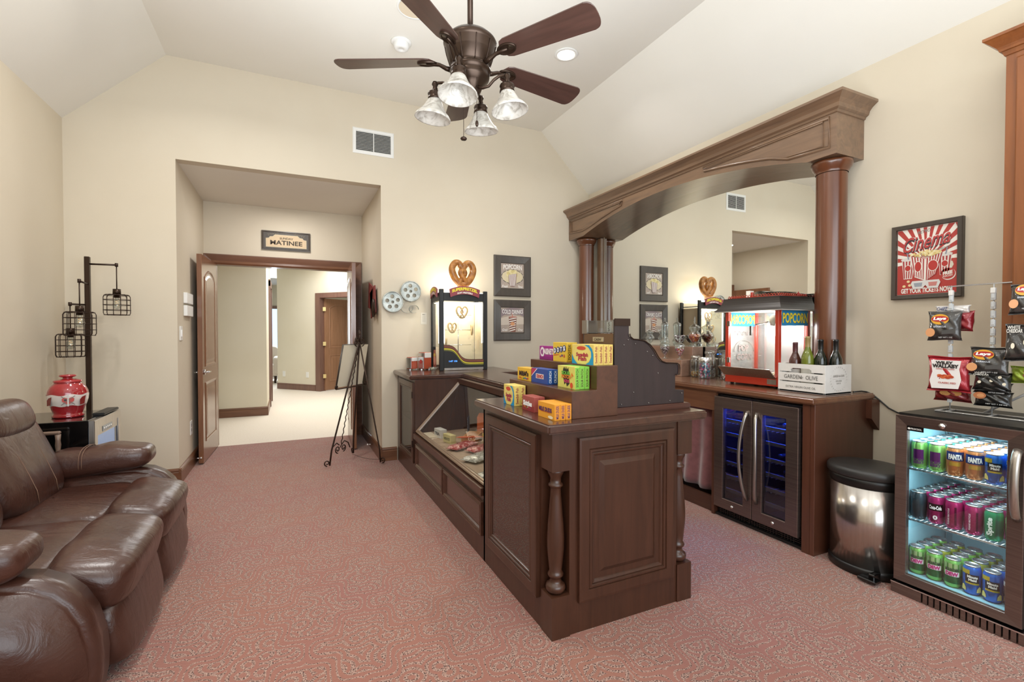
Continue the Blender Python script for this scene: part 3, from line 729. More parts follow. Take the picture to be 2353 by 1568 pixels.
# small white tag lying inside
tag(B().box(1.25, 1.30, 2.62 - .3, 2.64 - .3, .131, .2, rz=.4).build('price_tag', 'paper'), 'small white tag standing inside the near glass-door cabinet', 'tag')
# display case with slanted glass
t = thing('display_case', 'walnut candy display case with slanted glass front, in the middle of the counter', 'display case', (1.45, 3.45, 0))
b = B(); b.box(1.03, 1.88, 2.6, 4.30, 0, .40)
b.box(1.012, 1.06, 2.6, 4.30, .385, .43)
b.box(1.44, 1.49, 2.6, 4.30, .87, .915)
b.box(1.86, 1.89, 2.6, 2.66, .4, .915).box(1.86, 1.89, 4.24, 4.3, .4, .915).box(1.86, 1.89, 2.6, 4.3, .86, .915)
b.prism([(1.06, .40), (1.88, .40), (1.88, .915), (1.49, .915)], 'y', 4.285, 4.30)
b.build('body', 'walnut', t)
B().box(1.05, 1.86, 2.6, 4.285, .40, .432).build('case_floor', rough_mat('case_floor_cloth', '#9b8672', '#a8937e', 20, .9), t)
for y0, y1 in ((3.388, 4.225), (2.60, 3.374)):
    B().frame(rect(y0, y1, .147, .348), [(0, 0), (0, .018), (.006, .02), (.014, .016), (.022, .02), (.03, .014), (.036, .004)], (1.03, 0, 0), Y_, Z_, -X_).build('front_panel', 'walnut_y', t)
# moulding that frames the slanted pane
A0, A1 = Vector((1.045, 0, .432)), Vector((1.487, 0, .905)); Us = (A1 - A0).normalized(); Ls = (A1 - A0).length; Ns = Vector((-Us.z, 0, Us.x))
B().frame(lambda i: [(2.6 + i, i), (4.30 - i, i), (4.30 - i, Ls - i), (2.6 + i, Ls - i)], [(0, 0), (0, .016), (.008, .02), (.016, .014), (.022, .018), (.03, .012), (.034, 0)], A0, Y_, Us, Ns, cap=False).build('glass_frame', plain('brown_moulding', '#7d6753', .35, coat=.4), t)
b = B(); q = [A0 + Y_ * 2.62 + Us * .02, A0 + Y_ * 4.28 + Us * .02, A0 + Y_ * 4.28 + Us * (Ls - .02), A0 + Y_ * 2.62 + Us * (Ls - .02)]
b.bm.faces.new([b.bm.verts.new(p) for p in q]); b.build('slanted_glass', 'glass_case', t)
b = B(); b.box(1.868, 1.872, 2.66, 4.24, .43, .86); b.build('back_glass', 'glass', t)
B().prism([(1.32, .432), (1.36, .432), (1.50, .9), (1.46, .9)], 'y', 4.27, 4.284).build('corner_batten', 'walnut', t)
# far corner cabinet
t = thing('corner_cabinet', 'dark walnut corner cabinet with a narrow glass door, under the pretzel cabinet', 'cabinet', (1.5, 4.7, 0))
b = B(); b.box(1.03, 2.1, 4.30, 4.315, 0, .915).box(1.03, 1.05, 4.315, 5.07, 0, .15).box(1.03, 1.05, 4.315, 5.07, .885, .915).box(1.03, 1.05, 4.9, 5.07, .15, .885).box(2.08, 2.1, 4.3, 5.07, 0, .915).box(1.05, 2.08, 4.315, 5.07, .12, .14)
b.build('body', 'walnut', t)
d = B().frame(rect(4.315, 4.925, .148, .89), PAN[:9] + [(.076, -.005)], (1.03, 0, 0), Y_, Z_, -X_, cap=False).build('door', 'walnut', t)
B().box(1.02, 1.024, 4.38, 4.86, .22, .82).build('door_glass', 'glass_door', d)
for z in (.3, .75): B().box(1.0, 1.012, 4.305, 4.313, z, z + .06).build('hinge', 'bronze2', d)
B().box(1.06, 2.07, 4.33, 5.06, .5, .508).build('shelf', 'glass_door', t)
# countertop
b = B(); b.prism([(.985, 1.745), (1.908, 1.745), (1.908, 4.32), (2.14, 4.32), (2.14, YB - .002), (.985, YB - .002), (.985, 4.315), (1.49, 4.315), (1.49, 2.64), (.985, 2.64)], 'z', .915, TZ)
bmesh.ops.recalc_face_normals(b.bm, faces=b.bm.faces)
ct = b.build('countertop', 'walnut_y', None, bevel=.009, seg=3)
tag(ct, 'glossy dark walnut countertop running along the front counter', 'countertop')

# ------------------------------------------------------------ candy boxes, riser, cash register
t = thing('candy_riser', 'three-step dark wooden riser under the candy boxes', 'display riser', (1.28, 2.15, TZ))
b = B(); b.prism([(1.153, TZ), (1.41, TZ), (1.41, 1.195), (1.29, 1.195), (1.29, 1.083), (1.153, 1.083)], 'y', 1.828, 2.50); b.build('riser', wood('riser_wood', '#45281a', '#5c3725', 'y', .35, .3), t, bevel=.002)
def cbox(name, label, x0, th, y0, y1, z0, h, col, side, art, group=None):
    """theatre candy box: printed face towards -X, narrow end towards -Y"""
    t = thing(name, label, 'candy box', (x0 + th / 2, (y0 + y1) / 2, z0), group=group)
    B().box(x0, x0 + th, y0, y1, z0, z0 + h).build('carton', P_(col, .45), t, bevel=.0008)
    U, V = -Y_, Z_; N = -X_; C_ = Vector((x0, (y0 + y1) / 2, z0 + h / 2)); W = y1 - y0
    S = Vector((x0 + th / 2, y0, z0 + h / 2))
    def fl_(pts, c, nm='print', off=.0008): return flat([(a * W / 2, b_ * h / 2) for a, b_ in pts], C_, U, V, P_(c, .45), t, nm, off, N=N)
    def tx(s, u, v, w_, h_, c, off=.0022, **k): return text(s, C_ + U * (u * W / 2) + V * (v * h / 2), U, V, w_ * W, h_ * h, P_(c, .45), t, off=off, N=N, **k)
    if side is not None:
        flat([(-th * .47, -h * .48), (th * .47, -h * .48), (th * .47, h * .48), (-th * .47, h * .48)], S, X_, V, P_(side[1], .45), t, 'side_print', N=-Y_)
        text(side[0], S, Z_, -X_, h * .8, th * .5, P_(side[2], .45), t, off=.0014, N=-Y_, name='side_lettering')
    if art: art(fl_, tx)
    return t
def swedish(f, x):
    f(ell(.0, .0, .8, .98, 26), '#e8d27a')
    f([(.2, .95), (.55, .7), (.78, .3), (.8, -.2), (.62, -.7), (.3, -.98), (.98, -.98), (.98, .98)][0:6] + [(.98, -.98), (.98, .1), (.86, .6), (.6, .95)], '#1d93c7', off=.0012)
    f([(-.98, -.98), (-.98, .0), (-.8, -.5), (-.45, -.98)], '#1d93c7', off=.0012)
    f(ell(-.1, .62, .42, .2, 18), '#d14f33', off=.0016)
    x('Swedish', -.02, -.02, .55, .2, '#b02a4a', bold=.04, shear=.1); x('Fish', 0, -.42, .38, .22, '#b02a4a', bold=.04, shear=.1)
def dots(f, x):
    f([(-.9, -.3), (-.1, -.25), (-.1, -.32), (-.9, -.42)], '#cf5a30', off=.0012); f(ell(.35, -.35, .12, .12, 12), '#5a4a78', off=.0012); f(ell(.65, -.4, .12, .18, 12), '#c4633a', off=.0012); f(ell(.1, -.45, .12, .1, 12), '#b0505a', off=.0012)
    for k, c in enumerate('DOTS'):
        f(ell(-.68 + k * .45, .12 + .09 * k, .24, .34, 18), '#3d4670', off=.0014); x(c, -.68 + k * .45, .12 + .09 * k, .13, .24, '#ffffff', bold=.05)
def sour(f, x):
    f([(-.35, .7), (-.2, .95), (-.1, .7), (0, .98), (.1, .7), (.25, .9), (.3, .62), (.4, -.55), (.1, -.85), (0, -.5), (-.2, -.7), (-.35, .1)], '#2b2b1f')
    x('SOUR', 0, .38, .5, .17, '#63b13d', bold=.05); x('PATCH', .02, .05, .52, .17, '#e0832e', bold=.05); x('KIDS', .1, -.35, .3, .14, '#d4466f', bold=.04)
    f(ell(.62, -.68, .16, .26, 14), '#d9532d', off=.0012); f([(.6, .3), (.68, .5), (.72, .35), (.85, .2), (.7, .15), (.66, -.05)], '#dd7a2b', off=.0012)
def milk(f, x):
    x('MILK DUDS', -.08, .15, .78, .28, '#5b2f5e', bold=.05); x('chocolate covered caramel', -.05, -.15, .6, .07, '#c0431f', bold=.02); f(ell(.55, -.7, .3, .2, 14), '#f2e3c2', off=.0012)
def skit(f, x):
    f([(-.98, -.98), (.98, -.98), (.98, -.2), (-.98, -.4)], '#8e2f2f', off=.001); x('Skittles', -.05, .05, .75, .36, '#ffffff', bold=.05)
    for k in range(6): f(ell(-.6 + k * .2, -.45 - .06 * (k % 3), .07, .1, 9), ['#e0b43a', '#d0632f', '#6b9a3a', '#d9d0c8', '#c8443a', '#7a4a8a'][k], off=.0014)
def mnm(f, x):
    x("M&M's", 0, .1, .7, .42, '#3a2620', bold=.05)
    for k in range(7): f(ell(-.6 + k * .2, -.62 - .08 * (k % 2), .1, .14, 10), ['#c8402f', '#d97b2b', '#d0b52f', '#4d8a4a', '#3f6fae', '#6b4a8a', '#c8402f'][k], off=.0014)
def crunch(f, x):
    f([(-.98, -.1), (-.3, .98), (-.98, .98)], '#b3345a', off=.001); f([(-.98, -.2), (-.98, -.1), (-.3, .98), (-.2, .98)], '#e8e4ee', off=.0012)
    f([(-.4, -.35), (.55, -.35), (.55, .3), (-.4, .3)], '#f1ece6', off=.0012); x('CRUNCH', .08, -.02, .42, .26, '#b8283a', bold=.05)
def purple(f, x):
    f(ell(-.55, .1, .32, .75, 18), '#efe6ee'); f(ell(-.55, .1, .2, .4, 14), '#8a2a80', off=.0012); x('RAISINETS', .35, .2, .8, .45, '#f2e8f0', bold=.05)
    f([(-.98, -.98), (.98, -.98), (.98, -.5), (-.98, -.6)], '#8e1f7a', off=.001)
rowdef = [
 ('swedish', swedish, 'gummy fish', 1.080, .033, 2.281, 2.418, TZ, .108, '#e7cf72', ('Swedish Fish', '#e3c86a', '#8f2f3c'), 2),
 ('skittles', skit, 'red chewy candy', 1.080, .03, 2.056, 2.184, TZ, .074, '#a5524a', None, 2),
 ('milkduds', milk, 'orange caramel candy', 1.062, .0285, 1.826, 1.98, TZ, .072, '#e7a02f', ('MILK DUDS', '#dd8f22', '#5b2f5e'), 3),
 ('mnm', mnm, 'yellow chocolate candy', 1.19, .03, 2.305, 2.47, 1.083, .07, '#e0b33c', None, 2),
 ('crunch', crunch, 'blue chocolate bar', 1.19, .03, 2.116, 2.296, 1.083, .077, '#2d4a96', ('CRUNCH', '#1f4f94', '#dfe3ee'), 2),
 ('sour', sour, 'green sour candy', 1.205, .026, 1.883, 2.04, 1.083, .106, '#d9d36a', ('SOUR PATCH', '#7fc043', '#4d3a1c'), 3),
 ('purple', purple, 'purple raisin candy', 1.345, .03, 2.33, 2.49, 1.195, .078, '#a3278c', None, 1),
 ('dots', dots, 'yellow gumdrop candy', 1.315, .032, 2.135, 2.277, 1.195, .103, '#e4bf3e', ('TOOTSIE', '#dcb43a', '#3d3020'), 2),
 ('swedish2', swedish, 'tall yellow gummy fish', 1.295, .027, 1.862, 2.052, 1.195, .098, '#e7cf72', ('Swedish Fish', '#dcc067', '#8f2f3c'), 4)]
levels = {TZ: 'on the countertop', 1.083: 'on the middle riser step', 1.195: 'on the top riser step'}
for key, art, kind, x0, th, y0, y1, z0, h, col, side, n in rowdef:
    for k in range(n):
        pos = 'frontmost' if k == 0 else ('hindmost' if k == n - 1 else ['second', 'third'][k - 1])
        c = col if not (key == 'swedish' and k == 1) else col
        if n == 1: lab = f'{kind} box {levels[z0]}'
        else: lab = f'{pos} {kind} box of its stack, {levels[z0]}'
        sc0 = side
        if key == 'sour' : c = '#7fc043' if k else '#d9d36a'
        cbox('candy_box', lab, x0 + k * (th + .0012), th, y0 + .0015 * (k % 2), y1, z0, h, c, sc0, art if k == 0 else None, group=f'{kind} boxes' if n > 1 else None)

t = thing('cash_register', 'antique dark wooden cash register with a glass amount window, on the counter end', 'cash register', (1.65, 1.98, TZ))
prof = [(1.42, .985), (1.42, 1.415), (1.507, 1.415), (1.507, 1.345), (1.512, 1.33), (1.53, 1.318), (1.56, 1.316), (1.6, 1.31), (1.635, 1.29), (1.665, 1.26), (1.69, 1.225), (1.712, 1.205), (1.74, 1.196), (1.775, 1.194), (1.815, 1.192), (1.828, 1.185), (1.832, 1.165), (1.83, 1.135), (1.808, 1.132), (1.808, 1.055), (1.868, 1.05), (1.868, .985)]
regw = wood('register_dark_wood', '#241a1c', '#352729', 'z', .4, .3)
inner = [(x + (.0 if x < 1.43 else -.006), z - .005) for x, z in prof]
B().prism(prof, 'y', 1.868, 1.880).build('side_plate', regw, t, bevel=.0015)
B().prism(prof, 'y', 2.13, 2.142).build('side_plate', regw, t, bevel=.0015)
body = [(1.45, .985), (1.45, 1.34)] + [(x - .006, z - .006) for x, z in prof[3:]]
B().prism(body, 'y', 1.88, 2.13).build('body', wood('register_body_wood', '#4f3a2e', '#64493a', 'y', .4, .2), t)
B().box(1.42, 1.46, 1.88, 2.13, .985, 1.345).build('back_board', plain('register_bronze', '#6b523f', .45, .3), t)
B().box(1.425, 1.50, 1.885, 2.125, 1.349, 1.353).build('window_tray', plain('tray_grey', '#565b61', .4), t)
B().box(1.418, 1.422, 1.882, 2.128, 1.35, 1.412).box(1.498, 1.502, 1.882, 2.128, 1.35, 1.412).box(1.418, 1.502, 1.882, 2.128, 1.409, 1.412).build('window_glass', 'glass', t)
B().box(1.416, 1.426, 2.10, 2.145, 1.345, 1.416).build('window_post', 'steel_light', t)
for v, yy in (('55', 1.945),):
    B().box(1.445, 1.447, yy - .018, yy + .02, 1.355, 1.405).build('amount_flag', plain('flag_grey', '#a5a9a8', .6), t)
    text('5', (1.444, yy, 1.391), -Y_, Z_, .016, .02, 'black', t, N=-X_); text('S', (1.444, yy, 1.367), -Y_, Z_, .016, .018, 'black', t, N=-X_)
B().box(1.416, 1.42, 1.955, 2.045, 1.305, 1.328).build('name_plate', plain('brass_dull', '#b9ad95', .4, .5), t)
text('CASH', (1.415, 2.0, 1.316), -Y_, Z_, .06, .013, dk, t, shear=.3, N=-X_)
B().prism([(1.418, 1.383), (1.51, 1.383), (1.51, 1.419), (1.418, 1.419)], 'y', 1.862, 1.868).build('corner_strap', 'bronze2', t)
b = B(); path = [(x, 1.862, z) for x, z in prof[3:-3]]
b.tube(path, .0035, 6); b.build('edge_bead', 'bronze2', t)
b = B()
for x, z in ((1.435, 1.40), (1.49, 1.40), (1.475, 1.29), (1.545, 1.295), (1.655, 1.235), (1.69, 1.145), (1.535, 1.055), (1.50, 1.315), (1.85, 1.035), (1.63, .997), (1.62, 1.255), (1.77, 1.0), (1.46, 1.0)):
    b.superel((x, 1.866, z), (.0035, .003, .0035), (1, 1), 8, 6)
b.build('screw', plain('screw_steel', '#8f8a86', .3, .9), t)
b = B(); b.prism([(1.41, TZ), (1.895, TZ), (1.9, TZ + .008), (1.9, TZ + .02), (1.892, TZ + .028), (1.41, TZ + .028)], 'y', 1.85, 2.16); b.build('base_moulding', wood('register_base_wood', '#45271f', '#5e382b', 'x', .35, .3), t, bevel=.004, seg=2)

# ------------------------------------------------------------ pretzel warmer
t = thing('pretzel_cabinet', 'black lit pretzel warmer cabinet with a big pretzel sign on top', 'pretzel warmer', (1.65, 4.88, TZ))
px0, px1, py0, py1, pz1 = 1.386, 1.912, 4.715, 5.05, 1.79
b = B()
for x, y, z in ((px0, py0, pz1 + .01), (px1 - .045, py0, pz1), (px0, py1 - .03, pz1 - .02), (px1 - .03, py1 - .03, pz1 - .02)): B().box(x, x + .047, y, y + .03, TZ, z).build('corner_post', 'black', t, bevel=.004)
b = B(); b.box(px0 + .04, px1 - .04, py0 + .004, py0 + .02, 1.68, 1.765).box(px0 + .004, px0 + .02, py0 + .03, py1 - .03, 1.68, 1.765).box(px0 + .01, px1 - .01, py0 + .01, py1 - .01, 1.70, 1.71)
b.build('header', 'black', t)
B().box(px0 + .02, px1 - .02, py0 + .02, py1 - .02, 1.765, 1.772).build('lit_top', plain('lit_top_white', '#ffffff', .5, emit='#fffbe8', es=2.5), t)
B().box(px0 + .03, px1 - .03, py0 + .03, py1 - .03, 1.665, 1.672).build('lamp_panel', plain('lit_panel', '#ffffff', .5, emit='#fff6dc', es=4), t)
B().box(px1 - .03, px1 - .02, py0 + .03, py1 - .03, 1.0, 1.68).box(px0 + .02, px1 - .02, py1 - .02, py1 - .01, 1.0, 1.68).build('rear_panel', plain('warm_panel', '#e6d8bd', .5), t)
for (x0, x1, y0, y1), nm in (((px0 + .05, px0 + .054, py0 + .034, py0 + .038), 'a'), ((px1 - .056, px1 - .05, py0 + .024, py0 + .03), 'b'), ((px0 + .052, px0 + .06, py0 + .02, py0 + .026), 'c'), ((px0 + .004, px0 + .01, py0 + .04, py0 + .055), 'd')):
    B().box(x0, x1, y0, y1, 1.24, 1.67).build('lit_strip', plain('lit_strip', '#ffffff', .5, emit='#ffffff', es=4), t)
b = B(); b.box(px0 + .046, px1 - .044, py0 + .008, py0 + .012, 1.03, 1.68).box(px0 + .008, px0 + .012, py0 + .03, py1 - .03, 1.2, 1.68); b.build('glass', 'glass', t)
W_ = px1 - px0 - .09
def wave(z_off, n=28):
    pts = []
    for i in range(n + 1):
        u = i / n; s = 1 / (1 + math.exp(-(u - .36) * 16)); pts.append((px0 + .046 + W_ * u, 1.225 - .155 * s + z_off))
    return pts
base_poly = [(px0 + .046, .985), (px1 - .044, .985)] + wave(0)[::-1]
B().prism(base_poly, 'y', py0 + .002, py0 + .012).build('lower_front', 'black', t)
def ribbon(z0, z1, col, off):
    flat([(a - 1.65, c - 1.1) for a, c in wave(z0)] + [(a - 1.65, c - 1.1) for a, c in wave(z1)[::-1]], (1.65, py0 + .002, 1.1), X_, Z_, P_(col), t, 'stripe', off)
ribbon(-.004, -.03, '#7a4636', .001); ribbon(-.035, -.048, '#d7c83a', .001); ribbon(-.054, -.06, '#8a8a3a', .001)
B().box(px0 + .05, px1 - .046, py0 - .002, py0 + .01, .962, .985).build('steel_sill', 'steel_light', t)
text('1:47 136', (1.53, py0 + .001, 1.055), X_, Z_, .09, .016, plain('blue_led', '#3a7ad8', .5, emit='#4a90ff', es=2), t, name='clock_digits', shear=.1)
flat([(-.06, -.1), (.06, -.1), (.06, .03), (.03, .1), (-.03, .1), (-.06, .03)], (px0, 4.89, 1.07), -Y_, Z_, P_('#9b5a4a'), t, 'side_print', .003, N=-X_)
flat(ell(0, -.01, .04, .05), (px0, 4.89, 1.07), -Y_, Z_, P_('#d9a08a'), t, 'side_print', .004, N=-X_)
flat(ell(0, .045, .035, .018), (px0, 4.89, 1.07), -Y_, Z_, P_('#d8c25a'), t, 'side_print', .0045, N=-X_)
# arched header signs
def archsign(c, U, N, w_, h_):
    n = 16; A = [(-w_ / 2 + w_ * i / n, h_ * .45 - .035 * (2 * i / n - 1) ** 2) for i in range(n + 1)]; C = [(x * .93, z - h_ * .72 - .004) for x, z in A[::-1]]
    U, N = Vector(U), Vector(N); c = Vector(c); b = B(); poly = A + C
    lo = [b.bm.verts.new(c + U * x + Z_ * z) for x, z in poly]; hi = [b.bm.verts.new(c + U * x + Z_ * z + N * .012) for x, z in poly]
    b.bm.faces.new(lo); b.bm.faces.new(hi[::-1])
    for i in range(len(poly)): b.bm.faces.new([lo[i], lo[(i + 1) % len(poly)], hi[(i + 1) % len(poly)], hi[i]])
    s_ = b.build('header_sign', plain('sign_maroon', '#8d3c44', .4), t)
    text('SUPERPRETZEL', c + Z_ * .022 + N * .012, U, Z_, w_ * .84, h_ * .3, P_('#f0dc3c'), s_, N=N, arc=.028, bold=.05)
    text('SOFT PRETZELS', c - Z_ * .018 + N * .012, U, Z_, w_ * .5, h_ * .16, P_('#f5efe6'), s_, N=N, arc=.010, bold=.04)
archsign((1.655, py0 - .004, 1.785), X_, -Y_, .335, .11)
archsign((px0 - .004, 4.89, 1.785), -Y_, -X_, .25, .11)
def pretzel(name, mat, parent, c, s, U=X_, thick=.12, N=-Y_):
    """twisted pretzel loop of overall half-width s"""
    U = Vector(U); c = Vector(c); ctrl = [(-.55, -.95), (.05, -.35), (.62, .15), (1.0, .35), (.92, .85), (.5, 1.05), (.1, .8), (0, .45)]
    P = [(.45, -.95), (-.1, -.42), (.18, -.12), (.62, -.2), (.98, .25), (.9, .8), (.5, 1.02), (.08, .7), (-.08, .2)]
    L1 = [(.5, -.92, .1), (.25, -.6, .12), (-.05, -.2, .14), (-.2, .12, .05), (.05, .55, 0), (.35, .95, 0), (.7, .95, 0), (.95, .55, 0), (.9, .05, 0), (.6, -.5, 0), (.2, -.85, 0), (-.2, -.85, 0), (-.6, -.5, 0), (-.9, .05, 0), (-.95, .55, 0), (-.7, .95, 0), (-.35, .95, 0), (-.05, .55, 0), (.2, .12, -.05), (.05, -.2, -.1), (-.25, -.6, .1), (-.5, -.92, .1)]
    def cr(p0, p1, p2, p3, q): return .5 * ((2 * p1) + (-p0 + p2) * q + (2 * p0 - 5 * p1 + 4 * p2 - p3) * q * q + (-p0 + 3 * p1 - 3 * p2 + p3) * q ** 3)
    L = [Vector(p) for p in L1]; pts = []
    for i in range(len(L) - 1):
        a = L[max(0, i - 1)]; d = L[min(len(L) - 1, i + 2)]
        for q in (0, .25, .5, .75): pts.append(cr(a, L[i], L[i + 1], d, q))
    pts.append(L[-1]); n = len(pts)
    W3 = [c + U * p.x * s + Z_ * p.y * s + Vector(N) * p.z * s for p in pts]
    return B().tube(W3, thick * s, 10, rs=[thick * s * (.75 + .45 * math.sin(PI * i / (n - 1))) for i in range(n)]).build(name, mat, parent)
def pretzmat():
    m, nt, p = base_mat('baked_pretzel'); v = texco(nt)
    nt.links.new(ramp(nt, noise(nt, v, 22, 4), [(.3, '#7c4a1f'), (.6, '#b77b3a'), (.8, '#d8a860')]), p.inputs['Base Color']); p.inputs['Roughness'].default_value = .35; return m
M['pretzel'] = pretzmat()
pz = pretzel('pretzel_sign', 'pretzel', t, (1.665, 4.80, 1.968), .122, thick=.26)
pz['label'] = 'big brown pretzel sign with white salt'
b = B()
for k in range(26):
    a = random.random() * 2 * PI; r = .085 + .02 * random.random(); x, z = 1.665 + r * math.cos(a) * 1.05, 1.972 + r * math.sin(a)
    b.superel((x, 4.772, z), (.0035, .002, .0035), (1, 1), 6, 4)
b.build('salt', plain('salt_white', '#f1ebdd', .7), pz)
B().box(1.60, 1.73, 4.79, 4.81, 1.80, 1.86).build('sign_stand', plain('sign_clear', '#d9c6a8', .4), t)
# rack inside with hanging pretzels
rk = B(); rk.cyl((1.64, 4.88, .99), (1.64, 4.88, 1.62), .005)
for z in (1.22, 1.38, 1.54):
    for a in (0, PI / 2): rk.cyl((1.64 - .15 * math.cos(a), 4.88 - .12 * math.sin(a), z), (1.64 + .15 * math.cos(a), 4.88 + .12 * math.sin(a), z), .0035, 8)
rk.cyl((1.64, 4.88, .985), (1.64, 4.88, .995), .12, 24); rk.build('hanging_rack', 'chrome', t)
lp = plain('pale_baked', '#c9a878', .5)
for k, (x, y, z, s_, ua, lab) in enumerate(((1.655, 4.80, 1.565, .062, 0, 'topmost baked pretzel hanging in the warmer'), (1.56, 4.84, 1.40, .052, .2, 'baked pretzel hanging at the left of the warmer'), (1.79, 4.86, 1.38, .055, 1.35, 'edge-on baked pretzel hanging at the right of the warmer'), (1.50, 4.86, 1.245, .042, 1.2, 'lowest baked pretzel hanging in the warmer'))):
    tag(pretzel('pretzel', lp, None, (x, y, z), s_, U=(math.cos(ua), math.sin(ua), 0), thick=.16), lab, 'pretzel', 'pretzels hanging in the warmer')
point_light('pretzel_lamp', (1.64, 4.85, 1.62), 4, (1, .94, .8), .06)
point_light('pretzel_top_lamp', (1.64, 4.88, 1.84), 3.5, (.98, 1.0, .84), .08)
# napkin dispensers and a glass dish
def napkin(label, x, y, w_, d_, h_, rz=0):
    t = thing('napkin_dispenser', label, 'napkin dispenser', (x, y, TZ), rz, 'napkin dispensers on the counter', world=False)
    B().box(-w_ / 2, w_ / 2, -d_ / 2, d_ / 2, .012, h_).build('side_shell', plain('nap_red', '#b8553a', .35), t, bevel=.006, seg=2)
    B().box(-w_ / 2 - .003, -w_ / 2 + .001, -d_ * .46, d_ * .46, .02, h_ - .006).build('front_plate', 'chrome', t, bevel=.001)
    B().box(-w_ / 2 + .006, w_ / 2 - .006, -d_ / 2 - .002, d_ / 2 + .002, h_ * .7, h_ - .003).build('napkins', 'white', t, bevel=.002)
    B().box(-w_ / 2 - .01, -w_ / 2 + .004, -d_ * .3, d_ * .3, .0, .014).box(w_ / 2 - .01, w_ / 2 + .004, -d_ * .3, d_ * .3, 0, .014).build('foot', 'chrome', t)
    return t
napkin('smaller chrome and red napkin dispenser at the counter end', 1.165, 4.99, .09, .085, .135, .5)
t = napkin('larger chrome and red napkin dispenser beside the pretzel warmer', 1.29, 4.94, .10, .10, .185, .45)
flat(ell(0, 0, .018, .022), (-.0535, 0, .09), -Y_, Z_, P_('#a9332e'), t, 'logo', .001, N=-X_)
t = thing('glass_dish', 'small clear cut-glass dish on the counter in front of the pretzel warmer', 'dish', (1.31, 4.68, TZ))
B().lathe([(0, .004), (.022, .002), (.026, 0), (.02, .012), (.035, .024), (.055, .045), (.052, .045), (.032, .028), (.012, .018), (0, .017)], (1.31, 4.68, TZ), 12).build('bowl', 'glass_jar', t)

# ------------------------------------------------------------ things inside the display case
CZ = .432
def carton(name, label, cat, x, y, z, sx, sy, sz, rz, col, words=None, wc='#ffffff', group=None, top=None):
    t = thing(name, label, cat, (x, y, z), rz, group, world=False)
    B().box(-sx / 2, sx / 2, -sy / 2, sy / 2, 0, sz).build('carton', P_(col, .5), t, bevel=.0015)
    if words:
        n = len(words)
        for k, w_ in enumerate(words): text(w_, (-sx / 2, 0, sz * (.5 + .3 * ((n - 1) / 2 - k))), -Y_, Z_, sy * .72, sz * .34 / max(1, n * .6), P_(wc), t, N=-X_, bold=.04)
    if top: flat([(-sx * .4, -sy * .4), (sx * .4, -sy * .4), (sx * .4, sy * .4), (-sx * .4, sy * .4)], (0, 0, sz), X_, Y_, P_(top), t, 'print')
    return t
carton('snack_carton', 'orange meat-stick carton standing in the display case', 'snack carton', 1.585, 4.0, CZ, .10, .22, .172, -.45, '#c9683a', ('slim', 'jim'), '#f6f0ea')
carton('clapper_card', 'grey and white striped clapperboard card behind the orange carton', 'card', 1.50, 4.17, CZ, .01, .1, .135, -.45, '#3f4450', None)
for o_ in [o for o in COL.objects if o.name.startswith('clapper_card')]:
    for k in range(5): flat([(-.045, -.006), (.045, -.006), (.045, .006), (-.045, .006)], (-.005, 0, .02 + k * .024), -Y_, Z_, P_('#e6e6e8'), o_, 'stripe', N=-X_)
carton('snack_box', 'long tan snack box lying in the case before the orange carton', 'snack box', 1.40, 3.80, CZ, .12, .26, .05, -.6, '#c98d55', ('SNACK',), '#7a2f1f', top='#b5794a')
carton('snack_box', 'yellow snack box leaning beside the tan box in the case', 'snack box', 1.50, 3.66, CZ, .1, .2, .06, -.3, '#d8b45a', ('CHEWY',), '#b03a2a')
carton('tea_box', 'small white and grey box at the far left of the display case', 'box', 1.19, 4.03, CZ, .06, .13, .075, .15, '#cfcfca', ('TEA',), '#4a4f58')
carton('mint_box', 'small yellowish clear box in front of the white box in the case', 'box', 1.20, 3.80, CZ, .05, .13, .07, .2, '#c9c08a', ('MINTS',), '#6a6a4a')
carton('cloth', 'flat cream card lying at the far end of the display case', 'card', 1.12, 4.12, CZ, .09, .2, .012, .1, '#d9cdb6')
def filmmat(name, c1, c2):
    m, nt, p = base_mat(name); v = texco(nt)
    nt.links.new(ramp(nt, noise(nt, v, 28, 4, .6, 1.5), [(.4, c1), (.6, c2)]), p.inputs['Base Color']); p.inputs['Roughness'].default_value = .15; p.inputs['Coat Weight'].default_value = .6
    bump(nt, p, noise(nt, v, 35, 3), .6, .01); return m
def pouch(name, label, cat, x, y, z, L, W, H, rz, mat, group=None):
    def fn(p): return Vector((p.x, p.y, p.z * (1 + .25 * math.sin(p.x * 60) * math.cos(p.y * 45))))
    t = thing(name, label, cat, (x, y, z), rz, group, world=False)
    B().superel((0, 0, H / 2), (L / 2, W / 2, H / 2), (.35, 1.0), 28, 10, fn).build('wrapper', mat, t)
    B().box(-L / 2 - .008, -L / 2 + .004, -W * .45, W * .45, H * .4, H * .48).box(L / 2 - .004, L / 2 + .008, -W * .45, W * .45, H * .4, H * .48).build('crimped_end', mat, t)
    return t
lic = filmmat('red_licorice_film', '#9c2f33', '#d9a6a2'); clr = filmmat('clear_silver_film', '#8f8f84', '#dfe0da')
pouch('candy_bag', 'red licorice bag lying nearest the far end of the case', 'candy bag', 1.245, 3.58, CZ, .28, .13, .045, .55, lic)
pouch('candy_bag', 'red licorice bag lying behind the other licorice bag', 'candy bag', 1.36, 3.44, CZ, .28, .13, .045, .4, lic)
pouch('candy_bag', 'silvery clear wrapped bag lying in the middle of the case', 'candy bag', 1.255, 3.20, CZ, .29, .16, .045, .5, clr)
pouch('candy_bag', 'silvery clear wrapped bag deeper in the case', 'candy bag', 1.50, 3.18, CZ, .26, .14, .04, .3, clr)
pouch('candy_bag', 'small white crinkled bag near the glass door cabinet in the case', 'candy bag', 1.15, 2.80, CZ, .18, .11, .03, .4, clr)
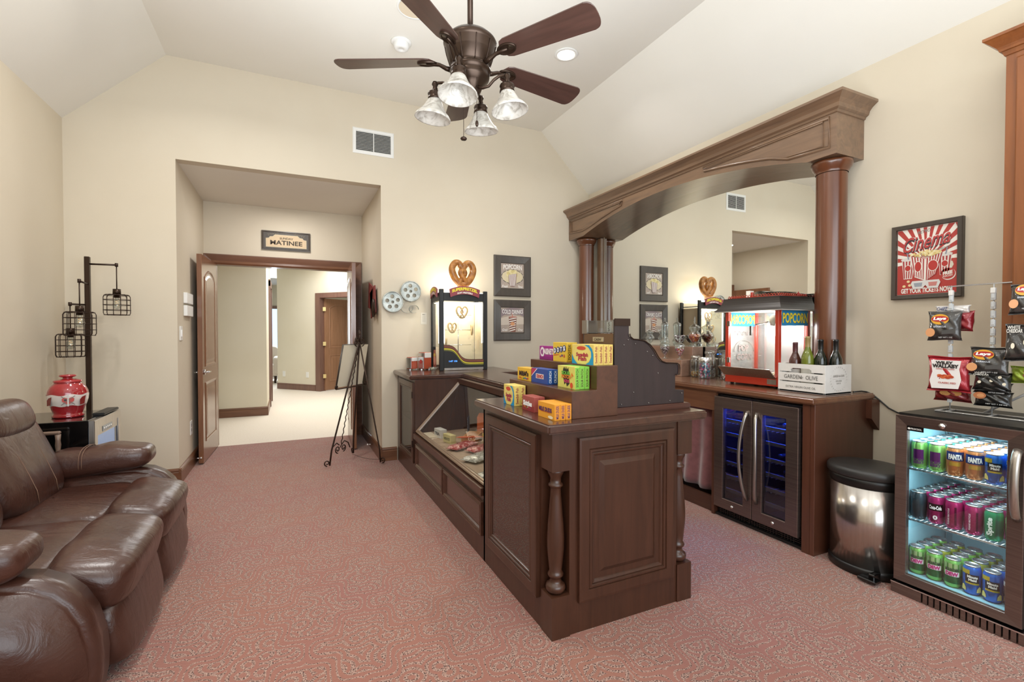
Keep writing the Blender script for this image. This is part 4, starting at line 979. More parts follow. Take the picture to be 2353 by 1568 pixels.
pouch('jerky_stick', 'thin orange snack stick lying over the tan box', 'snack stick', 1.34, 3.68, CZ + .05, .22, .02, .015, -.35, P_('#c95f35'))

# ------------------------------------------------------------ right counter, arch and mirror
MX = XR - .006
t = thing('wall_mirror', 'large mirror on the right wall under the wooden arch', 'mirror', (MX, 3.4, TZ))
yy = [2.0, 4.74]
def archz(y, z0=2.495, ya=2.07, yb=4.76, pk=2.675):
    if y <= ya or y >= yb: return z0
    c = (ya + yb) / 2; w_ = (yb - ya) / 2; rise = pk - z0; R = (w_ * w_ + rise * rise) / (2 * rise)
    return z0 + math.sqrt(max(0, R * R - (y - c) ** 2)) - (R - rise)
poly = [(2.03, TZ + .002), (4.73, TZ + .002), (4.73, 2.52)] + [(y, archz(y) + .02) for y in [4.73 - 2.6 * i / 20 for i in range(21)]] + [(2.03, 2.52)]
B().prism([(y, z) for y, z in poly], 'x', MX, XR - .001).build('mirror_pane', 'mirror', t)
# tall pilaster strip beside the left column
tag(B().box(3.40, XR - .001, 4.745, 4.82, TZ, 2.49).build('pilaster', 'arch_z', None, bevel=.003), 'slim brown pilaster strip on the wall behind the far column', 'pilaster')
t = thing('column', 'thick red-brown wooden column at the near end of the arch', 'column', (3.30, 1.995, TZ))
CP = [(.104, 0), (.104, .012), (.098, .02), (.0915, .03), (.0905, 1.45), (.094, 1.455), (.094, 1.465), (.1, 1.472), (.104, 1.482), (.112, 1.492), (.116, 1.505), (.12, 1.512), (.12, 1.53)]
def column(t, x, y, k=1.0):
    B().lathe([(0, 0)] + [(r * k, z) for r, z in CP[:4]] + [(0, .03)], (x, y, TZ), 40).build('base_ring', 'column', t)
    B().lathe([(.0905 * k, .03), (.0905 * k, 1.452)], (x, y, TZ), 48).build('shaft', 'column', t)
    B().lathe([(r * k, z) for r, z in CP[5:]] + [(0, 1.535)], (x, y, TZ), 48).build('capital', 'column', t)
column(t, 3.30, 1.995)
t = thing('column', 'wooden column at the far end of the arch by the back wall', 'column', (3.30, 4.905, TZ))
column(t, 3.30, 4.905)
t = thing('arch_beam', 'wide brown arched wooden beam with crown moulding over the mirror', 'arch', (3.3, 3.5, 2.49))
n = 36; ys = [1.88 + (5.075 - 1.88) * i / n for i in range(n + 1)]; ys = sorted(set(ys + [2.07, 4.76]))
B().prism([(y, archz(y)) for y in ys] + [(5.075, 2.80), (1.88, 2.80)], 'x', 3.154, XR - .001).build('beam', 'arch', t)
crown = [(0, 2.752), (.008, 2.755), (.012, 2.768), (.02, 2.772), (.028, 2.778), (.034, 2.80), (.05, 2.82), (.075, 2.838), (.082, 2.842), (.082, 2.858), (0, 2.858)]
b = B(); loops = []
for off, z in crown: loops.append([b.bm.verts.new(p) for p in ((3.154 - off, 5.078, z), (3.154 - off, 1.88 - off, z), (XR - .001, 1.88 - off, z))])
for A, C in zip(loops, loops[1:]):
    for k in range(2): b.bm.faces.new([A[k], A[k + 1], C[k + 1], C[k]])
b.bm.faces.new([l[2] for l in loops]); b.bm.faces.new([l[0] for l in loops])
b.box(3.16, XR - .002, 1.88, 5.07, 2.80, 2.857)
b.build('crown_moulding', 'arch', t)
def spandrel(pts):
    o = B().tube([(3.152, y, z) for y, z in pts], .011, 8, closed=True)
    o.tube([(3.148, y, z) for y, z in [(sum(p[0] for p in pts) / len(pts) + (y - sum(p[0] for p in pts) / len(pts)) * .93, sum(p[1] for p in pts) / len(pts) + (z - sum(p[1] for p in pts) / len(pts)) * .82) for y, z in pts]], .005, 6, closed=True)
    return o.build('panel_moulding', 'arch', t)
spandrel([(1.925, 2.733), (1.922, 2.545), (2.2, 2.56)] + [(y, archz(y) + .05) for y in (2.35, 2.5, 2.65, 2.8, 2.94)] + [(2.95, 2.733)])
spandrel([(5.04, 2.733), (5.042, 2.58), (4.77, 2.56)] + [(y, archz(y) + .05) for y in (4.6, 4.4, 4.2, 4.04)] + [(4.02, 2.733)])
# base cabinets under the right counter
t = thing('wine_cabinet', 'brown base cabinet around the wine cooler and curtain bay', 'cabinet', (3.1, 3.3, 0))
b = B(); b.box(2.845, 3.445, 1.80, 1.828, 0, .918); b.build('end_panel', 'cherry_z', t, bevel=.002)
B().box(2.8455, 2.872, 1.8285, 1.876, 0, .918).build('stile', 'cherry_z', t)
B().box(2.85, 3.44, 2.545, 2.57, 0, .918).build('divider', 'cherry_z', t)
B().box(2.845, 2.865, 2.53, 5.07, .775, .918).build('apron', 'cherry', t)
b = B(); b.box(2.88, 2.9, 2.57, 5.07, 0, .115).box(2.86, 3.44, 1.83, 2.545, .905, .918); b.build('toe_board', 'walnut_y', t)
b = B(); b.prism([(2.815, 1.79), (XR - .004, 1.79), (XR - .004, YB - .004), (2.815, YB - .004)], 'z', .918, TZ); o = b.build('countertop', 'cherry', None, bevel=.009, seg=3)
tag(o, 'glossy brown wooden countertop below the mirror', 'countertop')
tag(B().prism([(3.36, .80), (3.445, .72), (3.445, .918), (3.36, .918)], 'y', 1.765, 1.80).build('corbel', 'cherry_z', None), 'small wooden corbel under the right end of the mirror countertop', 'corbel')
velvet = rough_mat('rose_velvet', '#6e3f3f', '#865252', 14, .85, .3, .004); velvet.node_tree.nodes['Principled BSDF'].inputs['Sheen Weight'].default_value = .6
b = B(); b.grid(lambda u, v: Vector((2.93 + .022 * math.sin(u * 95 + 1.2 * math.sin(v * 2.1)) * (.35 + .65 * (1 - v)), 2.60 + u * 2.42, .13 + v * .70 + .01 * math.sin(u * 9))), 300, 14)
o = b.build('curtain', velvet); o.modifiers.new('s', 'SOLIDIFY').thickness = .003
tag(o, 'dusty rose velvet curtain hanging under the mirror countertop', 'curtain')
B().cyl((2.93, 2.575, .835), (2.93, 5.06, .835), .006).build('curtain_rod', 'bronze2', bpy.data.objects['wine_cabinet'])

# wine cooler
t = thing('wine_cooler', 'two-door steel wine cooler with blue-lit shelves, built under the counter', 'wine cooler', (3.1, 2.21, 0))
b = B(); b.box(2.875, 3.4, 1.885, 1.91, .07, .895).box(2.875, 3.4, 2.515, 2.54, .07, .895).box(2.875, 3.4, 1.91, 2.515, .875, .895).box(2.875, 3.4, 1.91, 2.515, .07, .1).box(3.38, 3.4, 1.91, 2.515, .1, .875).box(2.88, 3.38, 2.205, 2.225, .1, .875)
b.box(2.86, 3.38, 1.885, 2.54, 0.005, .02)
b.build('body', 'black', t)
b = B(); b.box(2.885, 2.89, 1.9, 2.53, .012, .07)
for k in range(30):
    y = 1.92 + k * .02
    if k % 6: b.box(2.872, 2.886, y, y + .004, .018, .064)
for z in (.022, .034, .046, .058): b.box(2.874, 2.884, 1.9, 2.53, z, z + .004)
b.build('toe_grille', 'blackgloss', t)
wl = [(1.893, 2.214, -1, 'right'), (2.218, 2.533, 1, 'left')]
for y0, y1, s, nm in wl:
    g0, g1 = (1.975, 2.142) if s < 0 else (2.287, 2.456)
    def shp(i, y0=y0, y1=y1, g0=g0, g1=g1):
        q = min(1, i / .06); return [(y0 + (g0 - y0) * q, .078 + (.15 - .078) * q), (y1 + (g1 - y1) * q, .078 + (.15 - .078) * q), (y1 + (g1 - y1) * q, .885 + (.805 - .885) * q), (y0 + (g0 - y0) * q, .885 + (.805 - .885) * q)]
    d = B().frame(shp, [(0, 0), (0, .038), (.002, .04), (.058, .04), (.06, .038), (.06, .0)], (2.87, 0, 0), Y_, Z_, -X_, cap=False, back=False).build('door', 'steel', t, bevel=0)
    B().box(2.845, 2.848, g0, g1, .15, .805).build('door_glass', 'glass_tint', d)
    yc = 2.214 + s * .035
    b = B(); pts = [(2.828 - .05 * math.sin(PI * min(1, max(0, q))) ** .6, yc + s * .028 * math.sin(PI * q) - s * .0, .20 + .61 * q) for q in [i / 16 for i in range(17)]]
    b.tube(pts, .011, 10); b.build('handle', 'steel_light', d)
    b = B(); b.cyl((2.832, (g0 + g1) / 2, .112), (2.824, (g0 + g1) / 2, .112), .011, 20); b.cyl((2.825, (g0 + g1) / 2, .112), (2.822, (g0 + g1) / 2, .112), .005, 12); b.build('lock', 'chrome', d)
    b = B()
    for z in (.19, .29, .39, .49, .60, .70): b.box(2.89, 2.905, min(g0, g1) - .05, max(g0, g1) + .05, z, z + .022)
    b.build('shelf_front', plain('shelf_wood_pale', '#a08674', .5), t)
    b = B()
    for z in (.28, .38, .48, .69):
        for k in range(7): b.cyl((2.9, g0 - .02 + k * .034, z), (3.36, g0 - .02 + k * .034, z), .002, 6)
        b.cyl((3.1, g0 - .04, z), (3.1, g1 + .04, z), .002, 6)
    b.build('wire_shelf', 'chrome', t)
    area_light('cooler_led', (2.98, (g0 + g1) / 2, .862), .16, 11.0, (.02, .08, 1.0))
    B().box(2.95, 3.15, g0, g1, .868, .873).build('led_strip', plain('blue_led_strip', '#2040ff', .5, emit='#0a30ff', es=9), t)
def wbottle(label, x, y, z, dx, col, group=None, lay=True, foil='#2a2a2a', h=.30, lab=None):
    t = thing('wine_bottle', label, 'bottle', (x, y, z), 0, group, world=False)
    prof = [(0, 0), (.034, 0), (.037, .006), (.037, .17), (.035, .19), (.026, .212), (.0155, .235), (.0145, .26), (.0145, .285)]
    k = h / .30
    gm = glass_b(col)
    B().lathe([(r, z_ * k) for r, z_ in prof], (0, 0, 0), 24).build('glass', gm, t)
    B().lathe([(.0148, .225 * k), (.0155, .25 * k), (.0155, .288 * k), (.0165, .289 * k), (.0165, .298 * k), (.014, .301 * k), (0, .301 * k)], (0, 0, 0), 20).build('foil', plain('foil_' + foil[1:], foil, .35), t)
    if lab: B().lathe([(.0375, .04 * k), (.0375, .13 * k)], (0, 0, 0), 24).build('label', plain('lab_' + lab[1:], lab, .7), t)
    if lay: t.rotation_euler = (0, -PI / 2, 0); t.location = (x, y, z)
    return t
_gb = {}
def glass_b(col):
    if col not in _gb:
        m, nt, p = base_mat('bottle_glass_' + col[1:]); p.inputs['Base Color'].default_value = hexc(col); p.inputs['Roughness'].default_value = .06
        p.inputs['Transmission Weight'].default_value = .35; p.inputs['Coat Weight'].default_value = .5; _gb[col] = m
    return _gb[col]
for y, z, lab in ((2.34, .635, 'wine bottle lying behind the left cooler door, upper shelf'), (2.36, .74, 'wine bottle lying at the top behind the left cooler door'), (2.06, .735, 'wine bottle lying at the top behind the right cooler door'),
                  (2.03, .635, 'wine bottle lying on the second shelf behind the right cooler door'), (2.09, .525, 'wine bottle lying on the third shelf behind the right cooler door'), (2.05, .425, 'wine bottle lying low behind the right cooler door')):
    wbottle(lab, 3.24, y, z + .002, 0, '#20302a', 'wine bottles lying in the cooler', foil='#333a44')

# ------------------------------------------------------------ stepped shelf and candy jars under the mirror
t = thing('jar_shelf', 'two-step wooden shelf for candy jars, against the mirror', 'display shelf', (3.3, 3.9, TZ))
B().prism([(3.17, TZ), (3.43, TZ), (3.43, 1.22), (3.30, 1.22), (3.30, 1.105), (3.17, 1.105)], 'y', 3.20, 4.6).build('shelf', wood('shelf_light_wood', '#876655', '#a07e6a', 'y', .3, .5), t, bevel=.003)
def candyfill(name, parent, rfn, z0, z1, cols, n, size=.009, shape='s'):
    mats = [P_(c, .3) for c in cols]
    me = bpy.data.meshes.new(name); bm = bmesh.new()
    for k in range(n):
        z = z0 + (z1 - z0) * random.random(); R = max(.004, rfn(z) - size * .9); r = R * math.sqrt(random.uniform(.35, 1)); a = random.random() * 2 * PI
        m4 = Matrix.Translation((r * math.cos(a), r * math.sin(a), z)) @ Matrix.Rotation(random.random() * 6, 4, Vector((random.random() - .5, random.random() - .5, random.random() - .5)).normalized()) @ Matrix.Diagonal((size, size * .8, size * .55, 1))
        i0 = len(bm.faces); bmesh.ops.create_icosphere(bm, subdivisions=1, radius=1, matrix=m4)
        bm.faces.ensure_lookup_table(); mi = k % len(mats)
        for f in bm.faces[i0:]: f.material_index = mi
    bm.to_mesh(me); bm.free()
    for m in mats: me.materials.append(m)
    o = bpy.data.objects.new(name, me); link(o, parent); o['kind'] = 'stuff'; return o
def jar(label, x, y, z, prof, lid, s=1.0, fill=None, lidmat='glass_jar', group='glass candy jars under the mirror'):
    t = thing('candy_jar', label, 'jar', (x, y, z), 0, group, world=False)
    P = [(r * s, h * s) for r, h in prof]; inner = [(max(0, r - .0025), h + (.003 if i < 2 else 0)) for i, (r, h) in enumerate(P)]
    B().lathe([(0, .001)] + P, (0, 0, 0), 28).build('jar_body', 'glass_jar', t)
    if lid: B().lathe([(r * s, h * s) for r, h in lid], (0, 0, 0), 28).build('lid', lidmat, t)
    if fill:
        def rf(z):
            for (r0, h0), (r1, h1) in zip(P, P[1:]):
                if h1 > h0 and h0 <= z <= h1: return (r0 + (r1 - r0) * (z - h0) / (h1 - h0)) - .003
            return P[-1][0]
        candyfill('candy', t, rf, fill[0] * s, fill[1] * s, fill[2], fill[3], fill[4] if len(fill) > 4 else .009)
    return t
finial = lambda z, k=1: [(.0, z), (.006 * k, z + .004), (.01 * k, z + .012), (.006 * k, z + .02), (.005 * k, z + .026), (.009 * k, z + .034), (.005 * k, z + .042), (.004 * k, z + .048), (.006 * k, z + .056), (0, z + .064)]
goblet = [(.026, 0), (.026, .004), (.008, .01), (.007, .028), (.014, .034), (.03, .055), (.042, .085), (.044, .115), (.043, .122)]
goblid = [(.046, .12), (.046, .127), (.038, .134), (.02, .142), (.007, .146)] + finial(.146)[1:]
SL = ['#c7c3c0', '#4d3a3c', '#8f7f80', '#e6dede', '#5a4a55']
jar('goblet candy jar with black and pink candies, front shelf left', 3.23, 3.475, 1.106, goblet, goblid, 1.05, (.04, .098, ['#3d2b30', '#d5a9b5', '#e9dcde', '#5b3f45'], 120))
jar('goblet candy jar with pink and orange candies, front shelf right', 3.23, 3.285, 1.106, goblet, goblid, 1.05, (.04, .092, ['#c8407a', '#d9823a', '#e9b0c0', '#a8305a', '#f0d8d0'], 110))
gourd = [(.034, 0), (.034, .005), (.01, .012), (.009, .03), (.016, .036), (.035, .055), (.06, .09), (.062, .105), (.05, .125), (.036, .14), (.034, .15), (.047, .165), (.049, .178)]
gourdlid = [(.051, .176), (.051, .184), (.046, .19), (.03, .2), (.014, .212), (.006, .22)] + finial(.222, 1.1)[1:]
jar('apothecary jar half full of orange candies on the upper shelf', 3.365, 3.24, 1.221, gourd, gourdlid, .98, (.045, .115, ['#c2502c', '#a8322c', '#d98a3a', '#b5442c'], 190, .011))
cylj = [(.036, 0), (.034, .004), (.04, .02), (.045, .04), (.04, .06), (.03, .075), (.032, .09), (.036, .19), (.037, .2)]
jar('tall clear cylinder jar with nothing in it on the upper shelf', 3.365, 3.62, 1.221, cylj, [(.04, .198), (.04, .21), (.032, .225), (.014, .235), (.008, .24), (.008, .275), (0, .278)], 1.0)
jar('open bowl jar of silver wrapped candies on the upper shelf', 3.37, 3.43, 1.221, [(.03, 0), (.03, .004), (.01, .01), (.01, .03), (.04, .045), (.055, .07), (.057, .095)], None, 1.0, (.04, .1, SL, 130, .011))
jar('gourd-shaped clear jar at the left end of the upper shelf', 3.36, 3.83, 1.221, gourd, gourdlid, .75)
mason = [(.04, 0), (.043, .006), (.043, .12), (.04, .138), (.033, .15), (.033, .165)]
jar('mason jar with a few golden wrapped candies on the countertop', 3.27, 3.135, TZ, mason, [(.036, .15), (.037, .152), (.037, .17), (0, .171)], 1.1, (.008, .045, ['#b98a3c', '#d8b56a', '#a5502c', '#e8d8b8'], 60, .011), 'steel_light')
jar('clear jar with a chrome lid full of pink and blue sweets', 3.22, 2.985, TZ, [(.05, 0), (.054, .006), (.054, .15), (.052, .155)], [(.056, .15), (.056, .182), (.054, .184), (0, .184)], 1.0, (.008, .13, ['#b8406a', '#3a8ab0', '#d98aa8', '#e9e4e6', '#8a3a7a', '#5ab0c0'], 170, .014), 'chrome')
jar('clamp-top glass jar of mixed sweets behind the chrome-lidded jar', 3.36, 3.06, TZ, [(.045, 0), (.048, .006), (.048, .13), (.042, .16), (.036, .18), (.036, .2)], [(.04, .196), (.042, .2), (.042, .212), (.036, .222), (0, .226)], 1.05, (.008, .09, SL, 90, .011))
jar('tall clear bottle jar of wrapped sweets beside the popcorn machine', 3.30, 2.83, TZ, [(.055, 0), (.056, .01), (.045, .07), (.04, .14), (.042, .19), (.034, .2)], [(.038, .2), (.04, .21), (.03, .23), (0, .235)], 1.0, (.008, .12, ['#d9a0a8', '#efe8e4', '#9a4a55', '#c9c4c0'], 130, .012))

# ------------------------------------------------------------ popcorn machine
t = thing('popcorn_machine', 'red and black popcorn machine with glass sides, on the mirror countertop', 'popcorn machine', (3.24, 2.43, TZ))
qx0, qx1, qy0, qy1, qz0, qz1 = 3.07, 3.41, 2.20, 2.645, .972, 1.512
b = B()
for x in (qx0 + .03, qx1 - .04):
    for y in (qy0 + .04, qy1 - .04): b.cyl((x, y, TZ), (x, y, qz0), .012)
b.build('foot', 'black', t)
b = B(); b.box(qx0, qx1, qy0, qy1, qz0, 1.035); b.build('base', 'red', t, bevel=.002)
b = B(); b.prism([(qx0 - .07, 1.092), (qx0 - .066, 1.094), (qx0 + .0, 1.03), (qx0, 1.024)], 'y', qy0 + .02, qy1 + .01); b.build('steel_flap', 'steel_light', t)
B().box(qx0 - .002, qx0 + .002, qy0 + .015, qy0 + .085, .985, 1.02).build('outlet_plate', 'steel_light', t)
b = B()
for y in (qy0, qy1 - .028):
    for x in (qx0, qx1 - .028): B().box(x, x + .028, y, y + .028, 1.03, qz1).build('corner_post', 'red', t, bevel=.001)
B().box(qx0 + .002, qx0 + .006, qy0 + .03, qy1 - .03, 1.09, qz1).build('door_glass', 'glass', t)
b = B(); b.box(qx0 + .03, qx1 - .03, qy0 + .01, qy0 + .014, 1.03, qz1).box(qx0 + .03, qx1 - .03, qy1 - .014, qy1 - .01, 1.03, qz1).box(qx1 - .01, qx1 - .006, qy0 + .03, qy1 - .03, 1.03, qz1)
b.build('side_glass', glass('milky_glass', '#ffffff', .28, .55, .45), t)  # panes made milky so they catch the inner lamp and look lit
B().box(qx0 + .03, qx1 - .02, qy0 + .02, qy1 - .02, 1.036, 1.042).build('deck', 'steel_light', t)
def hood(z0, z1, o0, o1):
    b = B(); n = 6; lp = []
    for i in range(n + 1):
        q = i / n; o = o0 + (o1 - o0) * (1 - (1 - q) ** 2.0); z = z0 + (z1 - z0) * q
        lp.append([b.bm.verts.new(p) for p in ((qx0 - o, qy0 - o, z), (qx1 + .0, qy0 - o, z), (qx1 + .0, qy1 + o, z), (qx0 - o, qy1 + o, z))])
    b.bm.faces.new(lp[0][::-1]); b.bm.faces.new(lp[-1])
    for A, C in zip(lp, lp[1:]):
        for k in range(4): b.bm.faces.new([A[k], A[(k + 1) % 4], C[(k + 1) % 4], C[k]])
    return b
hood(1.512, 1.608, .06, .012).build('hood', plain('hood_black', '#38322f', .35, .3), t)
B().box(qx0 - .055, qx1, qy0 - .055, qy1 + .055, 1.507, 1.513).build('hood_underside', plain('hood_lining', '#d9d4ca', .4), t)
b = B(); b.lathe([(.0, 1.40), (.055, 1.40), (.058, 1.405), (.058, 1.46), (.045, 1.475), (0, 1.478)], (3.2, 2.30, 0), 28); b.cyl((3.2, 2.30, 1.47), (3.2, 2.30, 1.51), .012).cyl((3.15, 2.34, 1.43), (3.12, 2.42, 1.41), .006)
b.build('kettle', 'steel_light', t)
B().box(3.10, 3.11, 2.44, 2.455, 1.33, 1.40).build('kettle_handle', 'black', t)
for z in (1.12, 1.40): 
    B().box(qx0 - .004, qx0 + .002, qy1 - .045, qy1 - .015, z, z + .04).build('hinge', 'chrome', t, bevel=.002)
blue = plain('sign_blue', '#2a86b8', .35)
for y, N_, U_ in ((qy0 - .001, -Y_, X_), (qy1 - .018, Y_, -X_)):
    yy0 = y - .002 if N_.y < 0 else y
    B().box(qx0 + .03, qx1 - .03, yy0, yy0 + .003, 1.40, 1.508).build('popcorn_sign', blue, t)
    c = Vector(((qx0 + qx1) / 2, y - .002 if N_.y < 0 else y + .003, 1.454)); 
    text('POPCORN', c + Vector((.003, 0, -.003)), U_, Z_, .27, .072, P_('#1d3a4a'), t, N=N_, bold=.03, off=.0008)
    text('POPCORN', c, U_, Z_, .27, .072, P_('#f0d83c'), t, N=N_, bold=.03, off=.0015)
text('POPCORN', Vector(((qx0 + qx1) / 2, qy1 - .0185, 1.454)), -X_, Z_, .27, .072, P_('#f0d83c'), t, N=-Y_, bold=.03, off=.0012)
etch = plain('etched_print', '#9c8a88', .6)
text('POP', (3.25, qy1 - .02, 1.23), X_, Z_, .11, .05, etch, t, N=-Y_, off=0); text('CORN', (3.26, qy1 - .02, 1.16), X_, Z_, .17, .05, etch, t, N=-Y_, off=0)
b = B(); c0 = Vector((3.25, qy1 - .021, 1.2)); b.tube([c0 + Vector((.11 * math.cos(a), 0, .09 * math.sin(a))) for a in [PI * i / 14 for i in range(15)]], .002, 5)
for k in range(4): b.tube([c0 + Vector((-.09 + k * .05 + .02 * math.cos(a), 0, .13 + .03 * math.sin(a))) for a in [PI * i / 8 for i in range(9)]], .002, 5)
b.build('etched_outline', etch, t)
b = B()
for k in range(30):
    c = (qx0 + .05 + random.random() * .24, qy0 + .05 + random.random() * .33, 1.046); b.superel(c, (.008, .007, .006), (1, 1), 6, 5)
o = b.build('popcorn', plain('popcorn_pale', '#efe3c0', .8), t); o['kind'] = 'stuff'
point_light('popcorn_lamp', (3.22, 2.43, 1.37), 8.0, (1, .97, .93), .05)
# lacy red tray with papers on top of it
t = thing('lace_tray', 'low red openwork tray on top of the popcorn machine', 'tray', (3.24, 2.43, 1.609))
B().box(3.09, 3.39, 2.22, 2.63, 1.609, 1.613).build('tray_base', 'paper', t)
b = B()
def lace(p0, p1):
    p0, p1 = Vector(p0), Vector(p1); L = (p1 - p0).length; n = int(L / .022)
    for k in range(n):
        a = p0.lerp(p1, k / n); c = p0.lerp(p1, (k + 1) / n); b.tube([a, a.lerp(c, .2) + Z_ * .012, a.lerp(c, .5) + Z_ * .018, a.lerp(c, .8) + Z_ * .012, c], .0022, 5)
    b.tube([p0, p1], .003, 5)
for a, c in (((3.085, 2.215, 1.612), (3.085, 2.635, 1.612)), ((3.085, 2.215, 1.612), (3.395, 2.215, 1.612)), ((3.395, 2.215, 1.612), (3.395, 2.635, 1.612)), ((3.085, 2.635, 1.612), (3.395, 2.635, 1.612))): lace(a, c)
b.build('lace_rim', 'red', t)
tag(B().box(3.16, 3.20, 2.50, 2.535, 1.614, 1.668).build('salt_carton', plain('carton_cream', '#efe9df', .6)), 'small white carton standing on the red tray', 'carton')
tag(B().box(3.16, 3.20, 2.478, 2.497, 1.614, 1.655).build('spice_tin', 'red', None, bevel=.003), 'small red tin next to the white carton on the tray', 'tin')
b = B()
for k in range(7): b.grid(lambda u, v, k=k: Vector((3.13 + .2 * u, 2.24 + .21 * v, 1.6145 + k * .0045 + .018 * math.exp(-((v - .75) / .25) ** 2) * (1 - k * .03) + .003 * random.random())), 6, 6)
o = b.build('paper_bags', 'paper'); tag(o, 'stack of flat white paper bags on the red tray', 'paper bags')
tag(B().lathe([(0, 0), (.018, 0), (.02, .012), (.012, .022), (.004, .026), (.003, .034), (0, .036)], (3.35, 2.25, 1.614), 14).build('red_shaker', 'redgloss'), 'little red knob-topped shaker at the right of the tray', 'shaker')

# ------------------------------------------------------------ white crate with bottles
t = thing('bottle_crate', 'white wooden Garden de Olive crate holding wine bottles', 'crate', (3.155, 2.0, TZ))
kx0, kx1, ky0, ky1, kz = 3.02, 3.29, 1.85, 2.166, 1.145
ww = 'wood_white'
B().box(kx0, kx1, ky0, ky1, TZ + .002, TZ + .012).build('bottom', ww, t)
for y0, y1 in ((ky0, ky0 + .01), (ky1 - .01, ky1)): B().box(kx0 + .0, kx1, y0, y1, TZ + .002, kz).build('end_panel', ww, t, bevel=.001)
for x0 in (kx0, kx1 - .009):
    B().box(x0, x0 + .009, ky0 + .01, ky1 - .01, TZ + .002, TZ + .066).build('slat', ww, t, bevel=.001)
    B().box(x0, x0 + .009, ky0 + .01, ky1 - .01, TZ + .074, TZ + .128).build('slat', ww, t, bevel=.001)
    yc = (ky0 + ky1) / 2
    B().prism([(ky0 + .01, kz), (ky0 + .01, TZ + .136), (yc - .07, TZ + .136), (yc - .07, TZ + .15), (yc - .055, TZ + .16), (yc + .055, TZ + .16), (yc + .07, TZ + .15), (yc + .07, TZ + .136), (ky1 - .01, TZ + .136), (ky1 - .01, kz)], 'x', x0, x0 + .009).build('top_slat', ww, t)
    for y in (ky0 + .01, ky1 - .022): B().box(*((x0 + .0095, x0 + .016) if x0 < 3.1 else (x0 - .007, x0 - .0005)), y + .0005, y + .012, TZ + .013, kz - .001).build('corner_strip', ww, t)
gr = P_('#5c5a57')
text('GARDEN   OLIVE', (kx0, (ky0 + ky1) / 2, TZ + .102), -Y_, Z_, .225, .026, gr, t, N=-X_, bold=.0)
text('de', (kx0, (ky0 + ky1) / 2 - .005, TZ + .102), -Y_, Z_, .026, .018, gr, t, N=-X_, shear=.4, bold=-.005)
text('EXTRA VIRGIN OLIVE OIL', (kx0, (ky0 + ky1) / 2, TZ + .036), -Y_, Z_, .20, .014, gr, t, N=-X_, bold=.0)
ce = Vector(((kx0 + kx1) / 2, ky0, (TZ + kz) / 2 + .004)); lt = P_('#a39f9a')
text('GARDEN de OLIVE', ce + Z_ * .02, X_, Z_, .115, .014, lt, t, N=-Y_); text('EXTRA VIRGIN', ce - Z_ * .012, X_, Z_, .06, .01, lt, t, N=-Y_); text('OLIVE OIL', ce - Z_ * .027, X_, Z_, .045, .01, lt, t, N=-Y_)
flat([(-.06, -.0005), (.06, -.0005), (.06, .0005), (-.06, .0005)], ce, X_, Z_, lt, t, 'rule', .001)
for k in range(26):
    a = 2 * PI * k / 26 + .1; cx, cz = .078 * math.cos(a), .07 * math.sin(a); ta = a + .6
    flat([(cx, cz), (cx + .006 * math.cos(ta) - .003, cz + .006 * math.sin(ta)), (cx + .013 * math.cos(ta), cz + .013 * math.sin(ta)), (cx + .006 * math.cos(ta) + .003, cz + .006 * math.sin(ta))], ce, X_, Z_, lt, t, 'wreath_leaf', .001)
for x, y, col, foil, lab, h, desc in ((3.10, 2.10, '#5a2f2a', '#5a3436', '#cfc9c4', .315, 'bottle with dark red foil at the left of the crate'), (3.10, 2.015, '#7f8a2c', '#a08a5a', '#e8e4da', .355, 'tall yellow-green bottle with gold foil in the crate'),
                          (3.14, 1.955, '#1c2418', '#151515', None, .335, 'dark green bottle with black foil in the middle of the crate'), (3.23, 2.0, '#7a2f24', '#8a4a3a', None, .325, 'reddish bottle at the back of the crate'), (3.20, 1.895, '#1a2219', '#171717', None, .335, 'dark bottle with black foil at the right of the crate')):
    wbottle(desc, x, y, TZ + .013, 0, col, 'bottles in the white crate', False, foil, h, lab)
# power cord from the counter to the cooler
b = B(); b.tube([(3.33, 1.86, TZ + .006), (3.40, 1.85, TZ + .008), (3.436, 1.84, TZ + .004), (3.44, 1.81, .95), (3.44, 1.77, .92), (3.44, 1.71, .87), (3.435, 1.66, .85), (3.43, 1.58, .845), (3.42, 1.48, .86)], .0045, 8)
tag(b.build('power_cord', 'black'), 'black power cord running from the crate down behind the drinks cooler', 'cord')

# ------------------------------------------------------------ step bin
t = thing('step_bin', 'round brushed steel pedal bin with black lid beside the drinks cooler', 'bin', (3.0, 1.593, 0))
C0 = (3.0, 1.593, 0); k = 1.0
def oval(b, prof, seg=48): b.lathe(prof, (0, 0, 0), seg); [setattr(v, 'co', Vector((C0[0] + v.co.x * .84, C0[1] + v.co.y * .955, v.co.z))) for v in b.bm.verts]; return b
oval(B(), [(0, .045), (.192, .045), (.192, .50), (0, .50)]).build('body', 'canbody', t)
oval(B(), [(0, 0), (.19, 0), (.2, .008), (.2, .04), (.195, .05), (0, .05)]).build('base_ring', 'black', t)
oval(B(), [(0, .49), (.193, .49), (.196, .5), (.2, .52), (.2, .545), (.0, .545)]).build('collar', 'black', t)
oval(B(), [(0, .54), (.203, .54), (.212, .548), (.213, .575), (.206, .586), (.19, .592), (.1, .598), (0, .6)]).build('lid', plain('lid_charcoal', '#2f2e2d', .4), t)
b = B(); b.box(2.79, 2.85, 1.44, 1.53, .010, .028).box(2.82, 2.90, 1.46, 1.49, .012, .05); b.build('pedal', 'blackgloss', t, bevel=.004)

